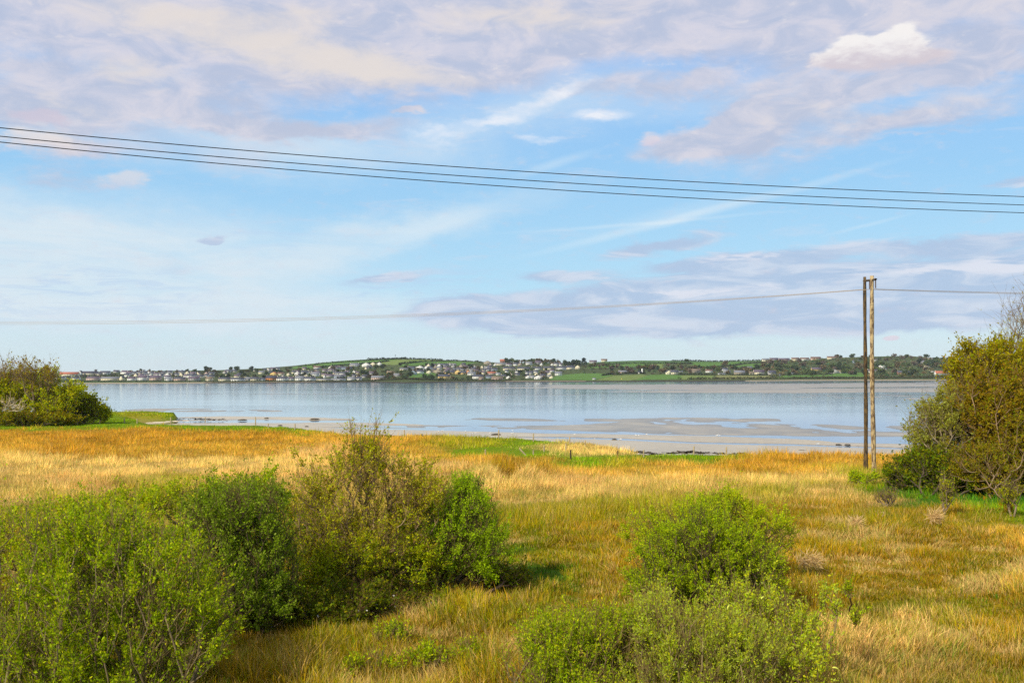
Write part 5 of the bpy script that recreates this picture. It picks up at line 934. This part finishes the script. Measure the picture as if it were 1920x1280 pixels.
# gulls
def gullmesh():
    k = 8; sec = [(-.22, .15, .01), (-.12, .15, .045), (0, .15, .075), (.10, .16, .065), (.15, .20, .035), (.17, .25, .028), (.20, .275, .034), (.235, .27, .018), (.28, .26, .004)]
    V = []; 
    for (x, z, r) in sec:
        for j in range(k): a = 6.283*j/k; V.append((x, math.cos(a)*r, z+math.sin(a)*r))
    Q = [(s*k+j, s*k+(j+1) % k, (s+1)*k+(j+1) % k, (s+1)*k+j) for s in range(len(sec)-1) for j in range(k)]; return mesh('body', V, quads=Q, smooth=True)
M_gull = mat('white_feathers', base=(.85, .85, .83), rough=.7); M_wing = mat('grey_feathers', base=(.45, .47, .5), rough=.7); M_leg = mat('pink_legs', base=(.5, .3, .25))
gb = gullmesh(); gb.materials.append(M_gull)
wv, wq = tubes(np.array([[.07, .062, .17], [.07, -.062, .17]]), np.array([[-.24, .03, .165], [-.24, -.03, .165]]), np.array([.045, .045]), np.array([.008, .008]), 5); gw = mesh('wings', wv, quads=wq); gw.materials.append(M_wing)
lv_, lq = tubes(np.array([[0, .03, 0], [0, -.03, 0.]]), np.array([[0, .03, .1], [0, -.03, .1]]), np.array([.006]*2), np.array([.006]*2), 4); gl = mesh('legs', lv_, quads=lq); gl.materials.append(M_leg)
BZ = WZ+.06
for i, (u, v) in enumerate(sorted([(823, 809.5), (829, 809), (848, 810), (873, 810), (887, 814), (891, 813), (918, 813), (962, 809), (960, 814), (1114, 824.5), (1077, 816), (1162, 826), (1165, 825), (1193, 818), (1198, 818), (1212, 815.5), (1344, 818), (1350, 817.5), (1533, 834)])):
    Y = (CAMZ-BZ)*F/(v-float(hor(u))); p = P(u, v, Y); o = empty('gull', (p[0], p[1], BZ), rf.random()*6.28); s_ = .62+.3*rf.random(); o.scale = (s_,)*3
    lb = 'white gull on the wet sand, ' + ('left group beyond the sparse tree' if u < 900 else 'middle of the beach' if u < 1150 else 'right of the green point' if u < 1400 else 'alone near the twin poles')
    tag(o, lb+nth(CNT, lb), 'gull', 'gulls on the wet sand')
    for nm, me_ in (('body', gb), ('wings', gw), ('legs', gl)): c_ = bpy.data.objects.new(nm, me_); C.objects.link(c_); c_.parent = o
# weed and stones
M_weed = mat('wet_weed', base=(.045, .035, .018), rough=.5); M_stone = mat('pale_stone', base=(.55, .48, .38), rough=.9, nscale=6, namt=.2)
def lump(name, w, h, seed, m, p, label, cat, group):
    rs_ = np.random.default_rng(seed); V = []; k = 9; R = 5
    for i in range(R):
        f = i/(R-1); r = math.cos(f*1.5)**.6; z = math.sin(f*1.5)*h
        for j in range(k): a = 6.283*j/k; q = r*w*(.75+.5*rs_.random()); V.append((math.cos(a)*q, math.sin(a)*q*.6, z*(.8+.4*rs_.random())-.04))
    Q = [(s*k+j, s*k+(j+1) % k, (s+1)*k+(j+1) % k, (s+1)*k+j) for s in range(R-1) for j in range(k)]
    me = bpy.data.meshes.new(name); me.from_pydata(V, [], Q+[list(range((R-1)*k, R*k))]); me.update(); tag(obj(name, me, m, None, p), label, cat, group)
for i, (u, v, w) in enumerate(sorted([(525, 797, .6), (590, 785.5, 1.3), (455, 787, 1.2), (500, 783.5, .7), (575, 799, .5), (930, 814, .9), (1189, 842, .9), (1132, 836, .5), (1240, 842, .5), (1505, 845, .9), (1575, 847, .6), (1572, 833, .5), (1589, 833, .5), (1445, 851, .7), (1282, 843, .8), (1311, 843, .9), (1152, 823, .5)])):
    z = WZ+.18; Y = (CAMZ-z)*F/(v-float(hor(u))); p = P(u, v, Y); lb = 'dark weed clump on the ' + ('left-hand sand' if u < 700 else 'sand off the green point' if u < 1260 else 'right-hand sand'); lump('seaweed_clump', w*.7, .10+w*.09, i, M_weed, (p[0], p[1], z-.05), lb+nth(CNT, lb), 'seaweed', 'dark clumps on the sand')
for i, (u, v, w) in enumerate(sorted([(300, 790.5, 1.4), (285, 791.5, 1.0), (315, 789.5, .8), (330, 788.5, .8), (165, 792, 1.3), (348, 787.5, .6)])):
    z = WZ+.5; Y = (CAMZ-z)*F/(v-float(hor(u))); p = P(u, v, Y); lump('pale_stone', w, .16, 50+i, M_stone, (p[0], p[1], z-.12), 'pale flat stone at the foot of the grassy bank'+nth(CNT, 's') if u > 200 else 'pale boulder before the far left thicket', 'stone', 'pale stones' if u > 200 else None)
def weedline(pts, n, label):
    rs_ = np.random.default_rng(n); q = np.array(pts, float); s = rs_.random(n)*(len(q)-1); i = np.minimum(s.astype(int), len(q)-2); f = s-i; u = q[i, 0]*(1-f)+q[i+1, 0]*f+rs_.normal(0, 5, n); v = q[i, 1]*(1-f)+q[i+1, 1]*f+rs_.normal(0, .9, n)+(vn(u/22., u*0, 2)-.5)*4
    z = WZ+.30+rs_.random(n)*.10; Y = (CAMZ-z)*F/(v-hor(u)); p = P(u, v, Y); p = p[vn(u/18., v/2., 6) > .35]; n = len(p)
    V = leafquads(p, .55, .35, rs_); V[:, 2] = np.repeat(p[:, 2], 4)+(V[:, 2]-np.repeat(p[:, 2], 4))*.22
    o = obj('seaweed', mesh('seaweed', V, quads=q4(n)), M_weed); tag(o, label, 'seaweed', None, 'stuff')
weedline([(630, 817), (720, 817), (800, 818), (860, 820)], 1400, 'dark line of seaweed washed up beside the sparse tree')
weedline([(1170, 845), (1230, 849.5), (1310, 850), (1400, 849.5)], 1700, 'dark line of seaweed washed up above the golden rushes')
weedline([(335, 786), (365, 787), (420, 788)], 400, 'dark weed trailing off the tip of the grassy bank')
# cut reed heaps
for i, (u, v, w) in enumerate([(1512, 1072, .30), (1600, 1000, .2), (1750, 985, .2)]):
    g_ = ground(u, v); rs_ = np.random.default_rng(i); n = 260; a = rs_.random(n)*6.28; r = rs_.random(n)**.5*w; q = g_+np.stack([np.cos(a)*r, np.sin(a)*r*.7, (1-(r/w)**2)*w*.7+.25], 1)
    V = leafquads(q, .35, .018, rs_, updir=np.array([.8, 0, .1])); tag(obj('reed_heap', mesh('reed_heap', V, quads=q4(n), col=np.tile([[.66, .47, .22]], (4*n, 1))), M_grass), ['pale flattened reed heap beside the rounded willow bush', 'pale reed heap among the dead branches', 'pale reed heap before the right-hand thicket'][i], 'reeds')

# ------------------------------------------------------------------ the rough grass itself
def grass(name, label, zones, want_turf):
    Vs = []; Ts = []; Cs = []; off = 0; rs = np.random.default_rng(5 if want_turf else 6)
    for (Y0, Y1, ncl, nb, seg, xm, xM) in zones:
        Y = np.sqrt(Y0**2+rs.random(ncl)*(Y1**2-Y0**2)); x = (xm+(xM-xm)*rs.random(ncl))*(Y*.56+2.5)
        lm_ = landmask(x, Y) > .8; x = x[lm_]; Y = Y[lm_]
        c, t_ = sward(x, Y, jit=.22); isturf = t_ > .5+.15*rs.normal(size=len(t_))
        sel = isturf == want_turf; x = x[sel]; Y = Y[sel]; c = c[sel]; m = len(x)
        if m == 0: continue
        md = fbm(x/1.9, Y/2.6, 7, 3); md2 = fbm(x/7., Y/9., 2, 3)
        hc_ = (np.where(Y < 64, .30, .15) if want_turf else .43)*(.52+.95*sm(md, .25, .75))*(.74+.5*sm(md2, .32, .70)); 
        near_ = (Y < 45); hc_ = np.where(near_, hc_*.78, hc_)*(.6+.7*rs.random(m))
        c = c*(.72+.56*sm(md, .3, .7))[:, None]*(1+.5*(fbm(x/1.1, Y/1.3, 5, 2)-.5))[:, None]
        if not want_turf:
            alt = np.array([K[q] for q in 'LBPYEG'])[rs.choice(6, m, p=[.24, .24, .2, .18, .06, .08])]; pa = vn(x/.9, Y/1.2, 1)
            wa = (rs.random(m) < .42*(1-sm(Y, 30, 75))*(.4+1.2*pa))[:, None]*.8; c = c*(1-wa)+alt*wa*(.8+.3*rs.random((m, 1)))
        tuft = np.zeros(m)
        if not want_turf:
            pn = vn(x/2.1, Y/1.5, 3)*.6+vn(x/.7, Y/.6, 5)*.4; nr_ = 1-sm(Y, 40, 85)
            tuft = sm(pn, .60, .70)*nr_; hollow = sm(1-pn, .62, .74)*nr_
            c = c*(1-.7*tuft[:, None])+np.array([.76, .51, .21])*.7*tuft[:, None]
            c = c*(1-.6*hollow[:, None])+np.array([.17, .20, .012])*.6*hollow[:, None]; hc_ = hc_*(1-.3*hollow)*(1-.15*tuft)
        n = m*nb; ci = np.repeat(np.arange(m), nb); sp = (.09 if seg > 1 else .2)+.0012*Y[ci]
        ox = rs.normal(size=n)*sp; oy = rs.normal(size=n)*sp; X0 = x[ci]+ox; Y0_ = Y[ci]+oy; z0 = fieldz(X0, Y0_)-.03
        h = hc_[ci]*(.5+.75*rs.random(n)); wd = (.0065+.00048*Y[ci])*(.7+.6*rs.random(n))*(1.0 if not want_turf else 1.3)
        ln = rs.normal(size=(n, 2))*np.where(rs.random((n, 1)) < .12+.4*tuft[ci][:, None], .75, .27)+np.stack([ox, oy], 1)/sp[:, None]*.16+np.stack([(fbm(x/1.4, Y/1.6, 6, 2)-.42)[ci]*.7, (fbm(x/1.4+7, Y/1.6, 4, 2)-.5)[ci]*.5], 1)
        ang = rs.random(n)*3.14159; wx = np.cos(ang)*wd*.5; wy = np.sin(ang)*wd*.35
        P0 = np.stack([X0, Y0_, z0], 1); Wv = np.stack([wx, wy, wx*0], 1)
        tip = P0+np.stack([ln[:, 0]*h, ln[:, 1]*h, h*np.clip(1-.35*(ln**2).sum(1), .35, 1)], 1)
        r_ = rs.random(n); bc_ = c[ci]*(.50+1.0*rs.random((n, 1)))
        near_c = 1-sm(Y[ci], 26, 60)
        gmix = (r_ < .16+.12*near_c)[:, None]; smix = (r_ > .88-.05*near_c)[:, None]
        bc_ = np.where(gmix, bc_*np.array([.55, .85, .5]), bc_); bc_ = np.where(smix, bc_*.4+np.array([.70, .50, .20])*.6*(.8 if not want_turf else .3), bc_)
        if seg == 1:
            V = np.stack([P0-Wv, P0+Wv, tip], 1).reshape(-1, 3); T = np.arange(3*n).reshape(-1, 3)+off; CC = np.repeat(bc_, 3, 0)
        else:
            mid = P0*.5+tip*.5+np.stack([-ln[:, 0]*h*.16, -ln[:, 1]*h*.16, h*.10], 1)
            V = np.stack([P0-Wv, P0+Wv, mid+Wv*.8, mid-Wv*.8, tip], 1).reshape(-1, 3); k_ = (np.arange(n)*5)[:, None]+off
            T = np.concatenate([k_+np.array([0, 1, 2]), k_+np.array([0, 2, 3]), k_+np.array([3, 2, 4])]); CC = np.repeat(bc_, 5, 0)
        Vs.append(V); Ts.append(T); Cs.append(CC); off += len(V)
    o = obj(name, mesh(name, np.concatenate(Vs), tris=np.concatenate(Ts), col=np.concatenate(Cs)), M_grass); tag(o, label, 'grass', None, 'stuff')
grass('rush_grass', 'tall golden and straw-coloured rush grass covering the meadow', [(12, 22, 8500, 36, 2, -1, 1), (22, 36, 13000, 30, 2, -1, 1), (36, 64, 24000, 18, 1, -1, 1), (64, 118, 24000, 15, 1, -1, 1), (118, 200, 9000, 12, 1, -1, -.2)], False)
grass('green_turf', 'short bright green turf along the shore and under the thicket', [(14, 36, 9000, 26, 2, -1, 1), (36, 64, 16000, 20, 1, -1, 1), (64, 118, 24000, 16, 1, -1, 1), (118, 200, 12000, 14, 1, -1, -.2)], True)

# ------------------------------------------------------------------ sea air
hz = obj('haze', mesh('haze', boxv(-4500, 4500, -80, 3300, -16, 95), quads=BQ)); tag(hz, kind='stuff')
m = bpy.data.materials.new('haze_air'); m.use_nodes = True; t = m.node_tree; t.nodes.remove(t.nodes['Principled BSDF']); pv = t.nodes.new('ShaderNodeVolumePrincipled')
pv.inputs['Color'].default_value = (.86, .92, 1, 1); pv.inputs['Density'].default_value = 4e-5; pv.inputs['Anisotropy'].default_value = .2; t.links.new(pv.outputs[0], t.nodes['Material Output'].inputs['Volume'])
hz.data.materials.append(m)
